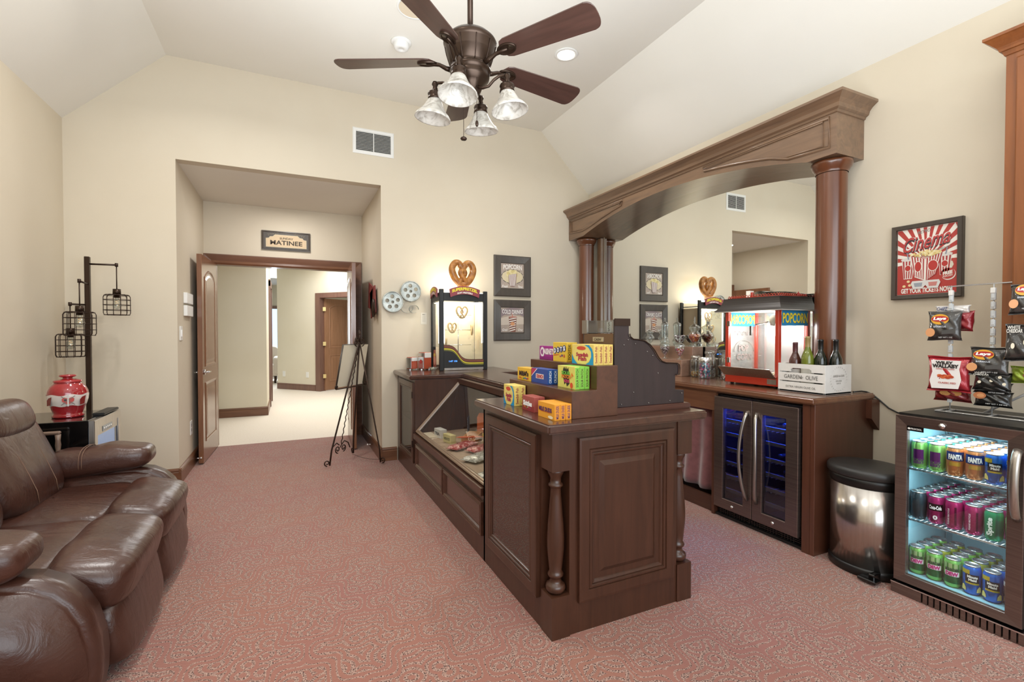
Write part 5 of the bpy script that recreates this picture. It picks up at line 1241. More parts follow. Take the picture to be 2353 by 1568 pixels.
# ------------------------------------------------------------ drinks cooler
t = thing('drinks_cooler', 'steel-framed glass-door drinks cooler full of lit cans, at the right', 'drinks cooler', (3.1, 1.145, 0))
fy0, fy1, fz0, fz1 = .905, 1.387, .066, .925
b = B(); b.box(2.885, 3.42, fy0 - .03, fy0 + .02, .02, .935).box(2.885, 3.42, fy1 - .02, fy1, .02, .935).box(2.885, 3.42, fy0 + .02, fy1 - .02, .885, .935).box(2.885, 3.42, fy0 + .02, fy1 - .02, .02, .098).box(3.40, 3.42, fy0, fy1, .098, .885)
b.build('body', 'black', t)
b = B(); b.box(2.888, 3.40, fy1 - .0215, fy1 - .0205, .098, .885).box(2.888, 3.40, fy0 + .0205, fy0 + .0215, .098, .885).box(3.397, 3.399, fy0 + .02, fy1 - .02, .098, .885).box(2.9, 3.40, fy0 + .02, fy1 - .02, .883, .8845).box(2.888, 3.40, fy0 + .02, fy1 - .02, .0985, .1)
b.build('liner', plain('cooler_liner', '#86adb8', .35), t)
def dshp(i):
    q = min(1, i / .05); g = (.963, 1.336, .108, .873)
    return [(fy0 + (g[0] - fy0) * q, fz0 + (g[2] - fz0) * q), (fy1 + (g[1] - fy1) * q, fz0 + (g[2] - fz0) * q), (fy1 + (g[1] - fy1) * q, fz1 + (g[3] - fz1) * q), (fy0 + (g[0] - fy0) * q, fz1 + (g[3] - fz1) * q)]
d = B().frame(dshp, [(0, 0), (0, .026), (.002, .03), (.048, .024), (.05, .02), (.05, 0)], (2.88, 0, 0), Y_, Z_, -X_, cap=False).build('door', 'steel', t)
B().box(2.858, 2.862, .96, 1.34, .105, .876).build('door_glass', 'glass', d)
b = B(); b.tube([(2.853 - .045 * math.sin(PI * q) ** .55 if 0 < q < 1 else 2.853, .925, .54 + .30 * q) for q in [i / 16 for i in range(17)]], .016, 10)
for v in b.bm.verts: v.co.x = 2.82 + (v.co.x - 2.82) * .8
b.build('handle', 'steel_light', d)
b = B(); b.cyl((2.852, 1.19, .898), (2.842, 1.19, .898), .013, 20).cyl((2.843, 1.19, .898), (2.838, 1.19, .898), .007, 14); b.build('lock', 'chrome', d)
B().box(2.849, 2.852, 1.265, 1.335, .852, .876).build('badge', 'blackgloss', d)
text('PROCOOL', (2.8485, 1.294, .864), -Y_, Z_, .046, .009, 'white', d, N=-X_)
flat(ell(0, 0, .006, .005, 14), (2.8485, 1.325, .864), -Y_, Z_, 'white', d, 'badge_mark', N=-X_)
b = B(); b.box(2.838, 2.88, fy0 - .02, fy1 + .006, .052, .058); b.build('kick_trim', 'chrome', t)
b = B(); y = fy1 + .006
b.box(2.842, 2.88, 1.262, fy1 + .006, .002, .052); yy_ = 1.255
while yy_ > .89: b.box(2.842, 2.88, yy_ - .018, yy_, .002, .052); yy_ -= .0245
b.build('kick_grille', 'steel', t)
b = B()
for z in (.385, .648):
    for k in range(22): b.cyl((2.90, .935 + k * .0205, z), (3.39, .935 + k * .0205, z), .002, 5)
    for x in (2.90, 3.05, 3.2, 3.38): b.cyl((x, .93, z - .003), (x, 1.362, z - .003), .0025, 6)
    b.cyl((2.898, .93, z + .003), (2.898, 1.362, z + .003), .003, 6)
b.build('wire_shelf', 'chrome', t)
b = B()
for x, y in ((2.905, 1.355), (3.3, 1.355), (2.905, .935)): b.box(x, x + .012, y, y + .006, .12, .86)
b.build('shelf_rail', 'chrome', t)
B().box(2.905, 3.2, .94, 1.35, .874, .880).build('lamp_panel', plain('cooler_lamp', '#ffffff', .5, emit='#d5f2ff', es=2.5), t)
area_light('cooler_lamp', (3.05, 1.145, .872), .36, 2.6, (.68, .90, 1.0), size_y=.36)
for z in (.378, .64): area_light('cooler_shelf_lamp', (2.90, 1.145, z), .02, 1.1, (.68, .90, 1.0), rot=(0, -.5, 0), size_y=.38)
# cans
CR, CH = .0305, .127
def can_proto(kind, art, body):
    t = thing('drink_can', kind, 'drink can', (0, 0, -5), 0, None, world=False)
    B().lathe([(0, .003), (.02, .002), (.0235, 0), (.026, .004), (CR, .014), (CR, .108), (.0265, .121)], (0, 0, 0), 20).build('can_body', body, t)
    B().lathe([(.0265, .121), (.0275, .124), (.0272, .127), (.0255, .1265), (.0245, .122), (0, .122)], (0, 0, 0), 20).build('can_lid', 'can_lid', t)
    bare = t
    return t
def tab_mesh():
    b = B(); b.frame(lambda i: ell(.004, 0, .012 - i, .007 - i * .8, 12), [(0, 0), (0, .0012)], (0, 0, .1222), X_, Y_, Z_); return b
tb = None
cb = lambda h: plain('can_' + h[1:], h, .22, .55)
def patch(parent, a0, a1, z0, z1, mat, off=.0003, n=8, name='label_print'):
    """curved colour field on the can; angles in radians from -X, seen from the front"""
    return B().grid(lambda u, v: Vector((-(CR + off) * math.cos(a0 + (a1 - a0) * u), -(CR + off) * math.sin(a0 + (a1 - a0) * u) * -1 * -1, z0 + (z1 - z0) * v)), n, 1).build(name, mat, parent)
def ctext(s, parent, a, z, w_, h_, c, rot=False, off=.0007, bold=.05):
    N = Vector((-math.cos(a), -math.sin(a), 0)); U = Vector((math.sin(a), -math.cos(a), 0))
    if rot:
        # vertical lettering, short enough to lie on a narrow strip
        return text(s, N * (CR + off) + Z_ * z, Z_, -U, w_, h_, P_(c, .4), parent, N=N, off=.0006, bold=bold)
    return text(s, (0, 0, z), U, Z_, w_, h_, P_(c, .4), parent, N=N, off=off, wrap=(CR, (0, 0, z)), bold=bold)
A0 = .35     # direction the print faces: turned slightly toward the room
def art_cola(t): ctext('Coca-Cola', t, A0, .075, .046, .018, '#efe9ea'); patch(t, A0 - .95, A0 + .95, .06, .092, cb('#2a1a20'), .0002); ctext('0', t, A0, .03, .016, .02, '#f4eef0')
def art_cola2(t): ctext('PLEASE RECYCLE', t, A0 - .55, .055, .07, .006, '#efe0e6', True, bold=.02); patch(t, A0 + .1, A0 + .35, .02, .1, cb('#5a1236'), .0002)
def art_sprite(t): ctext('Sprite', t, A0 - .25, .06, .075, .024, '#e6f2ea', True); patch(t, A0 + .25, A0 + 1.1, .025, .09, cb('#3f7f6a'), .0002)
def art_dew(t):
    patch(t, A0 - 1.5, A0 + 1.5, .02, .055, cb('#1d6b3c'), .0002, 14); patch(t, A0 - 1.5, A0 + 1.5, .085, .108, cb('#b8d99a'), .0002, 14)
    for k in range(4): patch(t, A0 - 1.2 + k * .62, A0 - 1.0 + k * .62, .085, .108, cb('#5da04f'), .0004, 3)
    patch(t, A0 - .85, A0 + .85, .052, .073, plain('dew_white', '#f2e9ee', .4), .0004)
    ctext('MOUNTAIN', t, A0, .081, .046, .015, '#18332c', off=.0009); ctext('DEW', t, A0, .0625, .044, .018, '#c2297a', off=.0012, bold=.07)
def art_lemon(t):
    patch(t, A0 - 1.5, A0 - .3, .09, .108, cb('#d8c542'), .0002); patch(t, A0 - .8, A0 + .75, .055, .09, plain('label_black', '#16181c', .4), .0004)
    patch(t, A0 - .8, A0 + .75, .048, .055, cb('#d9c83e'), .0005)
    ctext('Minute', t, A0, .08, .034, .011, '#f2f0ea', off=.0009); ctext('Maid', t, A0, .067, .026, .011, '#f2f0ea', off=.0009)
    for a, s in ((A0 - .9, 1), (A0 + .7, -1)):
        N = Vector((-math.cos(a), -math.sin(a), 0)); U = Vector((math.sin(a), -math.cos(a), 0))
        flat([(-.009, -.012), (.009, -.014), (.007, 0), (-.002, .012), (-.008, .008)], N * (CR + .0002) + Z_ * .03, U * s, Z_, P_('#e0d27a'), t, 'lemon_slice', .0012, N=N)
def art_orange(t):
    patch(t, A0 - 1.2, A0 + 1.2, .068, .108, cb('#24468f'), .0002, 12); ctext('FANTA', t, A0, .085, .05, .024, '#f2f0ea', off=.0007, bold=.07)
    patch(t, A0 - .7, A0 + .6, .045, .062, cb('#d9b24a'), .0004)
def art_purple(t):
    patch(t, A0 - .8, A0 + .5, .045, .09, cb('#6b2f7a'), .0002); ctext('SURF', t, A0 - .1, .042, .04, .014, '#5a2468'); ctext('BERRY', t, A0 - .1, .028, .04, .012, '#5a2468')
def art_mug(t):
    patch(t, A0 - 1.5, A0 + 1.5, .09, .108, cb('#d8d2c6'), .0002, 12); ctext('MUG', t, A0, .074, .042, .02, '#e0d3a8', bold=.07); ctext('ROOT BEER', t, A0, .045, .04, .009, '#e6ded0')
kinds = {'cola': ('#9c2460', art_cola), 'cherry': ('#a3265e', art_cola2), 'sprite': ('#1f8f62', art_sprite), 'dew': ('#7fbd62', art_dew), 'lemon': ('#2f6cc4', art_lemon), 'orange': ('#d08a55', art_orange), 'purple': ('#8fcf72', art_purple), 'mug': ('#6b4a3c', art_mug), 'dark': ('#3a4a52', None), 'teal': ('#3f8a7a', None), 'olive': ('#9a9a3c', None)}
words = {'cola': 'magenta cola can', 'cherry': 'plain magenta can', 'sprite': 'green lemon-lime can', 'dew': 'green and white citrus soda can', 'lemon': 'blue lemonade can', 'orange': 'orange soda can with blue banner', 'purple': 'light green can with purple print', 'mug': 'brown root beer can', 'dark': 'dark can', 'teal': 'teal can', 'olive': 'yellow-green can'}
me_body = {}; me_lid = None
def put_can(kind, x, y, z, label, group, printed):
    global me_lid
    t = thing('drink_can', label, 'drink can', (x, y, z), random.uniform(-.12, .12) if printed else random.random() * 6, group, world=False); t.scale = (1.1, 1.1, 1.1)
    if kind not in me_body:
        o = B().lathe([(0, .003), (.02, .002), (.0235, 0), (.026, .004), (CR, .014), (CR, .108), (.0265, .121)], (0, 0, 0), 20).build('can_body', cb(kinds[kind][0]), t); me_body[kind] = o.data
    else: o = bpy.data.objects.new('can_body', me_body[kind]); link(o, t)
    if me_lid is None:
        b = tab_mesh(); b.lathe([(.0265, .121), (.0275, .124), (.0272, .127), (.0255, .1265), (.0245, .122), (0, .122)], (0, 0, 0), 20); o = b.build('can_lid', 'can_lid', t); me_lid = o.data
    else: o = bpy.data.objects.new('can_lid', me_lid); link(o, t)
    if printed and kinds[kind][1]: kinds[kind][1](t)
    return t
ycols = [1.33, 1.257, 1.184, 1.111, 1.038, .965]
ordn2 = ['', 'one', 'two', 'three', 'four', 'five', 'six']
ordn = ['leftmost', 'second', 'third', 'fourth', 'fifth', 'rightmost']
for shelf, z, kinds_row, back, nrow in (('bottom', .1005, ['dew', 'dew', 'dew', 'lemon', 'lemon', 'mug'], ['dew', 'olive', 'dew', 'olive', 'lemon', 'lemon'], 4),
                                  ('middle', .387, ['dark', 'cola', 'cherry', 'cherry', 'sprite', 'dew'], ['cola', 'cola', 'cherry', 'cherry', 'cherry', 'sprite'], 6),
                                  ('top', .650, ['purple', 'purple', 'orange', 'orange', 'lemon', 'lemon'], ['teal', 'teal', 'orange', 'orange', 'lemon', 'lemon'], 6)):
    for r in range(nrow):
        for c in range(6):
            k = kinds_row[c] if r == 0 else back[c]
            x = 2.96 + r * .0708 + (.004 if c % 2 else 0); 
            if shelf == 'bottom' and r == 0: x = 2.956
            if r == 0: lab = f'{words[k]}, {ordn[c]} of the front row on the {shelf} cooler shelf'
            else: lab = f'{words[k]}, {shelf} cooler shelf, row {ordn2[r]} behind the front, {ordn[c]} column'
            put_can(k, x, ycols[c], z, lab, f'{words[k]}s behind the front row, {shelf} shelf' if r else f'front row cans on the {shelf} shelf', r == 0)

# ------------------------------------------------------------ snack rack and bags on top of the cooler
t = thing('snack_rack', 'chrome wire snack rack with clip strips on top of the drinks cooler', 'rack', (3.145, .9, .935))
b = B(); b.cyl((3.145, 1.30, 1.593), (3.145, .35, 1.593), .0035, 8)
for y in (1.283, 1.118, .95, .78): b.cyl((3.145, y, .94), (3.145, y, 1.593), .003, 8)
for x, y1 in ((3.085, 1.32), (3.205, 1.32)): b.cyl((x, y1, .9395), (x, .35, .9395), .004, 8)
b.cyl((3.085, 1.32, .9395), (3.205, 1.32, .9395), .004, 8).cyl((3.085, .35, .9395), (3.205, .35, .9395), .004, 8)
for y in (1.283, 1.118, .95, .78): b.cyl((3.085, y, .9395), (3.205, y, .9395), .003, 8)
b.cyl((3.205, 1.17, .94), (3.30, .9, 1.16), .006, 8)
b.build('wire_frame', plain('bright_wire', '#dcdcdc', .25, .6), t)
clipm = plain('clear_clip_plastic', '#cfd4d6', .2); cg = None
for y, zs in ((1.283, [1.53 - .044 * i for i in range(13)]), (1.118, [1.53 - .044 * i for i in range(13)])):
    tag_ = B().box(3.13, 3.15, y - .009, y + .009, 1.545, 1.572).build('strip_cap', 'white', t, bevel=.002)
    for z in zs:
        if cg is None:
            b = B(); b.box(-.006, .006, -.009, .009, -.018, .016).box(-.009, -.006, -.006, .006, -.01, .018); cg = o = b.build('clip', clipm, t, bevel=.001)
        else: o = cg.copy(); COL.objects.link(o)
        o.location = (3.142, y, z)
def bagmat(h):
    m, nt, p = base_mat('bag_film_' + h[1:]); p.inputs['Base Color'].default_value = hexc(h); p.inputs['Roughness'].default_value = .22; p.inputs['Metallic'].default_value = .15; p.inputs['Coat Weight'].default_value = .5
    bump(nt, p, noise(nt, texco(nt), 16, 3, .5, 1), .45, .012); return m
_bm = {}
def bag(label, x, y, z, w_, h_, col, rz=0, tilt=0, art=None, group=None, th=.035, cat='snack bag'):
    """crimped pillow bag, hung by its top edge; its front faces -X"""
    if col not in _bm: _bm[col] = bagmat(col)
    t = thing('snack_bag', label, cat, (x, y, z), rz, group, world=False); t.rotation_euler = (0, tilt, rz)
    def f(s):
        def g(u, v):
            a, c = 2 * u - 1, 2 * v - 1
            k = max(0, (1 - abs(a) ** 2.6)) ** .6 * max(0, (1 - (abs(c) / .88) ** 2.6 if abs(c) < .88 else 0)) ** .6
            pinch = 1 - .07 * (1 - abs(c) ** 4) + .03 * abs(c) ** 6
            return Vector((s * th * k * (1 + .12 * math.sin(a * 9 + c * 7)), -a * w_ / 2 * pinch, -h_ / 2 + c * h_ / 2 * (1 - .03 * math.sin(a * 3 + 1) * (abs(c) > .9))))
        return g
    b = B(); b.grid(f(-1), 22, 22).grid(f(1), 22, 22); bmesh.ops.remove_doubles(b.bm, verts=b.bm.verts, dist=.0004)
    body = b.build('bag_film', _bm[col], t)
    def tx(s, u, v, ww_, hh, c, **k): return text(s, Vector((-th - .001, -u * w_ / 2, -h_ / 2 + v * h_ / 2)), -Y_, Z_, ww_ * w_, hh * h_, P_(c, .3), t, N=-X_, **k)
    def fp(pts, c, off=.001): return flat([(a * w_ / 2, b_ * h_ / 2) for a, b_ in pts], Vector((-th - .0005, 0, -h_ / 2)), -Y_, Z_, P_(c, .3), t, 'print', off, N=-X_)
    if art: art(fp, tx)
    return t
def lays(f, x):
    f(ell(-.12, .42, .52, .36, 26), '#e2a83a'); f(ell(-.12, .45, .5, .2, 26), '#b5282c', .0018); x('Lays', -.12, .45, .38, .13, '#ffffff', shear=.15, off=.003, bold=.05)
    x('BARBECUE', -.1, -.08, .36, .06, '#cfd6e0', off=.003); f(ell(-.66, -.48, .28, .3, 16), '#d89a6a', .0014); f([(.0, -.35), (.8, -.2), (.8, -.55), (.0, -.6)], '#4b4a4a'); x('NET WT 1 OZ', .25, -.82, .4, .05, '#b5b5b5', off=.003)
def wiley(f, x):
    f([(-.68, .78), (.7, .78), (.62, .3), (.72, -.3), (.6, -.8), (-.62, -.85), (-.72, -.4), (-.6, .1)], '#ece7e4'); x('WILEY', -.05, .64, .4, .085, '#2b2626', off=.003, bold=.05); x('WALLABY', 0, .45, .6, .11, '#2b2626', off=.003, bold=.05)
    x('AUSTRALIAN STYLE LICORICE', 0, .28, .42, .035, '#b5443a', off=.003)
    for k in range(8): f(ell(-.25 + .075 * k, -.1 - .05 * (k % 3), .13, .08, 10), '#b8492c' if k % 2 else '#cf6a40', .0018 + k * .0002)
    x('CLASSIC RED', .1, -.5, .4, .05, '#b5443a', off=.003)
def popb(f, x):
    x('WHITE', -.5, .7, .32, .09, '#d8d4cc', off=.003); x('CHEDDAR', -.45, .5, .4, .1, '#d8d4cc', off=.003)
    for a, c in ((.1, -.1), (.5, .3), (-.5, -.3), (.75, -.4)): f(ell(a, c, .1, .16, 9), '#d9cfb8')
def kettle(f, x): f(ell(-.55, .3, .34, .45, 16), '#a8673f'); f(ell(-.5, .3, .2, .25, 12), '#c4895a', .0016); x('KETTLE COOKED', .3, .78, .4, .07, '#b5b5b5', off=.003); x('NET WT 1 3/8 OZ', .35, -.7, .55, .06, '#c9c9c9', off=.003)
bag('charcoal barbecue chip bag hanging high on the left clip strip', 3.118, 1.297, 1.462, .142, .152, '#4a4846', .05, .05, lays)
bag('red chip bag mostly hidden behind the high charcoal bag', 3.175, 1.25, 1.462, .12, .105, '#8f1f2a', -.3, .1, None)
bag('white pretzel bag folded behind the high charcoal bag', 3.165, 1.285, 1.493, .15, .04, '#d9d6d4', 0, .2, lambda f, x: x('CHIPZ', -.5, .0, .3, .5, '#2a3a6a', off=.003), th=.012)
bag('red and white Wiley Wallaby licorice bag low on the left clip strip', 3.112, 1.275, 1.226, .182, .182, '#b5303a', 0, .03, wiley)
bag('dark red chip bag peeking out below the licorice bag', 3.15, 1.275, 1.08, .16, .09, '#8a2a2c', 0, .0, lambda f, x: (f(ell(-.2, .0, .3, .3, 14), '#c9955a'), f(ell(.35, .05, .3, .3, 14), '#c08a50')))
bag('charcoal barbecue chip bag on the right clip strip', 3.112, 1.115, 1.278, .152, .138, '#4a4846', -.05, .12, lays)
bag('black popcorn bag below the barbecue chips on the right strip', 3.125, 1.107, 1.155, .142, .092, '#282725', .05, .3, popb)
bag('black popcorn bag second below the barbecue chips', 3.13, 1.108, 1.105, .142, .055, '#343230', .0, .3, lambda f, x: (f(ell(.1, 0, .12, .3, 9), '#d8d0bc'), f(ell(.7, .3, .1, .25, 9), '#d8d0bc')))
bag('black kettle chip bag lowest on the right clip strip', 3.12, 1.103, 1.062, .142, .075, '#232220', .03, .15, kettle)
bag('dark chip bag uppermost at the right edge of the picture', 3.10, .985, 1.575, .11, .15, '#4a4846', .2, .35, lays)
bag('charcoal popcorn bag at the right edge below the uppermost bag', 3.10, .99, 1.39, .13, .18, '#3a3836', .2, .3, popb)
bag('green and yellow snack bag at the right edge behind the dark bags', 3.15, 1.0, 1.19, .11, .08, '#9bb23c', 0, .1, lambda f, x: f(ell(.3, .1, .3, .5, 14), '#9c2a5a'))

# ------------------------------------------------------------ cinema poster
t = thing('cinema_poster', 'framed red and white retro cinema popcorn poster on the right wall', 'poster', (XR, 1.525, 1.555))
Yr0, Yr1, Zr0, Zr1 = 1.351, 1.70, 1.555, 2.008
B().frame(rect(Yr0, Yr1, Zr0, Zr1), [(0, 0), (0, .026), (.004, .03), (.024, .028), (.027, .012)], (XR, 0, 0), Y_, Z_, -X_).build('frame', 'framedark', t)
PC = Vector((XR - .0125, (Yr0 + Yr1) / 2, (Zr0 + Zr1) / 2)); hw, hh = .146, .198
def pp(pts, c, off, name='print'): return flat([(a * hw, b_ * hh) for a, b_ in pts], PC, -Y_, Z_, P_(c, .5), t, name, off, N=-X_)
pp([(-1, -1), (1, -1), (1, 1), (-1, 1)], '#b23c35', .0008)
cxy = (0, .0)
def clip_ray(a):
    dx, dy = math.cos(a), math.sin(a); s = min(1 / abs(dx) if abs(dx) > 1e-6 else 9, 1 / abs(dy) if abs(dy) > 1e-6 else 9); return (dx * s, dy * s)
for k in range(14):
    a0 = -.02 + k * PI / 13; a1 = a0 + PI / 27
    pp([(0, 0), clip_ray(a0), clip_ray(a1)], '#ece3d8', .0012, 'sunray')
pp([(-1, -1), (1, -1), (1, -.12), (.3, -.05), (-.3, -.05), (-1, -.16)], '#b23c35', .0016)
for off, c, s_, dz in ((.003, '#e8e0da', .06, 0), (.0036, '#3c3236', .035, -.006), (.0042, '#b8423f', .01, 0)):
    text('Cinema', PC + Y_ * .0 + Z_ * (.116 + dz), Vector((0, -1, .16)), Z_, .235, .088, P_(c, .5), t, N=-X_, off=off, bold=s_, shear=.35)
text('RETRO', PC + Z_ * .174 + Y_ * .01, Vector((0, -1, .16)), Z_, .062, .018, P_('#8a8580'), t, N=-X_, off=.003); text('SHOW NIGHTS', PC + Z_ * .058 - Y_ * .065, Vector((0, -1, .16)), Z_, .10, .013, P_('#8a8580'), t, N=-X_, off=.003)
# cups left and right, big popcorn tub
for sx, yoff in ((-.62, -.02), (.62, .02)):
    pp([(sx - .22, .08 + yoff), (sx + .22, .08 + yoff), (sx + .15, -.5 + yoff), (sx - .15, -.5 + yoff)], '#e9e0d6', .003)
    for k in range(4): pp([(sx - .19 + k * .11, .06 + yoff), (sx - .13 + k * .11, .06 + yoff), (sx - .1 + k * .075, -.48 + yoff), (sx - .14 + k * .075, -.48 + yoff)], '#a83a3a', .0034)
    pp(ell(sx, .1 + yoff, .25, .055, 20), '#d8d2cc', .0038); pp(ell(sx, -.17 + yoff, .12, .1, 18), '#e9e0d6', .0038); pp(ell(sx, -.17 + yoff, .1, .085, 18), '#b5352f', .0042)
    pp([(sx, .1 + yoff), (sx + .05, .1 + yoff), (sx + .06 * (1 if sx > 0 else -1) + .03, .32), (sx + .06 * (1 if sx > 0 else -1), .32)], '#8a8f9c', .0042)
pp([(-.56, .18), (-.1, .06), (0, .04), (.55, .2), (.34, -.42), (0, -.62), (-.38, -.48)], '#e9e0d6', .0046)
for k in range(5): pp([(-.5 + k * .1, .16 - k * .024), (-.45 + k * .1, .148 - k * .024), (-.345 + k * .07, -.47 - k * .025), (-.375 + k * .07, -.46 - k * .025)], '#a83a3a', .005)
for k in range(6): pp([(.03 + k * .095, .055 + k * .025), (.08 + k * .095, .07 + k * .025), (.045 + k * .058, -.6 + k * .032), (.01 + k * .058, -.615 + k * .032)], '#a83a3a', .005)
pp(ell(-.26, -.17, .13, .17, 22), '#e9e0d6', .0054); pp(ell(-.26, -.17, .11, .15, 22), '#b5352f', .0058); pp(ell(.24, -.17, .18, .17, 22), '#e9e0d6', .0054); pp(ell(.24, -.17, .155, .15, 22), '#b5352f', .0058)
random.seed(3)
for k in range(70):
    u = random.uniform(-1, 1); v = random.random() ** 1.0; pp(ell(u * .5, .10 + .1 * abs(u) + v * (.19 - .17 * abs(u)), .05, .035, 8), random.choice(['#e3cf93', '#d9c07c', '#eadfb4', '#cdb06a']), .0062 + k * .00001, 'popcorn')
pp([(-.5, -.68), (-.45, -.6), (.45, -.6), (.5, -.68), (.42, -.84), (.1, -.84), (0, -.74), (-.1, -.84), (-.42, -.84)], '#d9d6d2', .0066)
pp([(-.4, -.66), (-.1, -.66), (-.12, -.78), (-.36, -.78)], '#9aa0a8', .007); pp([(.1, -.66), (.4, -.66), (.36, -.78), (.12, -.78)], '#c9817a', .007)
pp(ell(.74, -.47, .23, .17, 26), '#e9e0d6', .003); pp(ell(.72, -.45, .23, .16, 26), '#b23c35', .0034)
text('FREE', PC - Y_ * .105 - Z_ * .085, Vector((0, -1, .2)), Z_, .045, .02, P_('#efe6dc'), t, N=-X_, off=.004, bold=.05); text('POPCORN', PC - Y_ * .105 - Z_ * .103, Vector((0, -1, .2)), Z_, .045, .01, P_('#efe6dc'), t, N=-X_, off=.004)
pp([(.62, -.08), (.86, -.1), (.9, -.2), (.84, -.3), (.6, -.26)], '#d6ccb8', .0028)
for a, c in ((-.6, -.6), (-.55, -.72), (-.75, -.74)): pp(ell(a, c, .06, .04, 10), '#e8cf9a', .003)
text('GET YOUR TICKETS NOW', PC - Z_ * .176, -Y_, Z_, .25, .03, P_('#efe8e0'), t, N=-X_, off=.003, bold=.04)
B().box(XR - .0122 - .0, XR - .012 + .0004, Yr0 + .026, Yr1 - .026, Zr0 + .026, Zr1 - .026).build('backing', 'paper', t)

# ------------------------------------------------------------ tall orange-brown wall cabinet at the right edge
t = thing('wall_cabinet', 'tall orange-brown wall cabinet with crown moulding at the right edge', 'cabinet', (3.3, .7, 1.28))
B().box(3.15, XR - .002, .2, 1.09, 1.28, 2.71).build('body', 'orange', t)
B().frame(rect(.64, 1.05, 1.33, 2.66), [(0, 0), (0, .014), (.006, .018), (.045, .018), (.05, .01), (.06, .014), (.07, .004)], (3.15, 0, 0), Y_, Z_, -X_).build('door', 'orange', t)
B().frame(rect(.22, .63, 1.33, 2.66), [(0, 0), (0, .014), (.006, .018), (.045, .018), (.05, .01), (.06, .014), (.07, .004)], (3.15, 0, 0), Y_, Z_, -X_).build('door', 'orange', t)
cr2 = [(0, 2.69), (.006, 2.69), (.012, 2.71), (.02, 2.712), (.022, 2.722), (.028, 2.732), (.045, 2.752), (.06, 2.768), (.066, 2.772), (.066, 2.785), (0, 2.785)]
b = B(); loops = [[b.bm.verts.new(p) for p in ((3.15 - o_, .2, z), (3.15 - o_, 1.09 + o_, z), (XR - .002, 1.09 + o_, z))] for o_, z in cr2]
for A, C in zip(loops, loops[1:]):
    for k in range(2): b.bm.faces.new([A[k], A[k + 1], C[k + 1], C[k]])
b.bm.faces.new([l[0] for l in loops]); b.build('crown_moulding', 'orange', t)

# ------------------------------------------------------------ recliner sofa
t = thing('recliner_sofa', 'brown leather two-seat recliner sofa along the left wall', 'sofa', (-1.1, 2.85, 0))
LM = 'leather'
def cushion(name, c, r, n=(.35, .45), fn=None, rot=None, mat=LM, nu=44, nv=26):
    b = B(); b.superel((0, 0, 0), r, n, nu, nv, fn)
    Rm = rot or Matrix.Identity(3)
    for v in b.bm.verts: v.co = Rm @ v.co + Vector(c)
    o = b.build(name, mat, t, smooth=True); return o
def wr(a, fx, fy, ph=0):   # soft leather folds
    return lambda p: Vector((p.x, p.y, p.z + a * math.sin(p.x * fx + ph + .8 * math.sin(p.y * 9)) * math.cos(p.y * fy + ph)))
RY = lambda d: Matrix.Rotation(math.radians(d), 3, 'Y')
B().box(-1.5, -.78, 2.22, 3.58, .05, .36).build('base', 'leather', t, bevel=.02, seg=2)
for i, (y0, y1) in enumerate(((2.27, 2.935), (2.935, 3.56))):
    yc, hy = (y0 + y1) / 2, (y1 - y0) / 2
    cushion('seat_cushion', (-1.13, yc, .40), (.30, hy + .004, .085), (.2, .5), wr(.004, 14, 6, i), RY(2))
    # front pad: rolls over the seat edge and down; lower pad below it (the folded footrest)
    cushion('front_pad', (-.72, yc, .375), (.15, hy - .004, .115), (.45, .6), wr(.006, 9, 26, i * 2), RY(14))
    cushion('footrest_pad', (-.665, yc, .175), (.085, hy - .006, .15), (.5, .5), wr(.005, 6, 18, i + 4), RY(-10))
    # backrest in three rolls leaning to the wall
    cushion('back_cushion', (-1.325, yc, .70), (.115, hy - .003, .295), (.45, .55), wr(.006, 8, 8, i), RY(-22), nv=34)
    cushion('headrest', (-1.345, yc, .90), (.085, hy * .86, .105), (.6, .7), wr(.004, 8, 10, i + 1), RY(-20))
    b = B()
    for q in (.33, .67):
        yq = y0 + (y1 - y0) * q
        b.tube([(-1.142, yq, .50), (-1.15, yq, .56), (-1.178, yq, .64), (-1.215, yq, .73), (-1.245, yq, .80)], .0022, 5)
    b.build('seam', plain('leather_seam', '#7a5b49', .6), t)
B().box(-1.62, -1.46, 2.25, 3.56, .1, .93).build('back_frame', 'leather', t, bevel=.04, seg=3)
def arm(yc, s, x1):
    # curved side panel reaching to the floor, rounded front
    prof = [(-1.55, .04), (-.63, .04), (-.615, .12), (-.612, .2), (-.618, .27), (-.64, .36), (-.675, .43), (-.72, .48), (-.78, .515), (-.85, .53), (-1.0, .535), (-1.55, .60)]
    B().prism(prof, 'y', yc - .085, yc + .085).build('arm_panel', 'leather', t, bevel=.022, seg=3, smooth=True)
    def roll(p):
        q = (p.x + .27) / .54; return Vector((p.x, p.y * (1 + .12 * math.sin(q * 3)), p.z * (1 + .05 * math.sin(p.x * 30)) + .004 * math.sin(p.x * 22)))
    cushion('arm_pad', ((x1 - 1.30) / 2, yc, .595), ((x1 + 1.30) / 2, .115, .085), (.4, .75), roll, RY(-3), nu=56)
    b = B(); xs = (x1 - 1.30) / 2 - .06
    for dx in (0, .014): b.tube([(xs + dx, yc + .1285 * math.copysign(abs(math.cos(a)) ** .75, math.cos(a)), .595 + .0855 * math.copysign(abs(math.sin(a)) ** .75, math.sin(a))) for a in [(-.2 + i / 22 * (PI + .4)) for i in range(23)]], .002, 5)
    b.build('seam', plain('leather_seam', '#7a5b49', .6), t)
arm(2.14, 1, -.79); arm(3.60, 1, -.77)

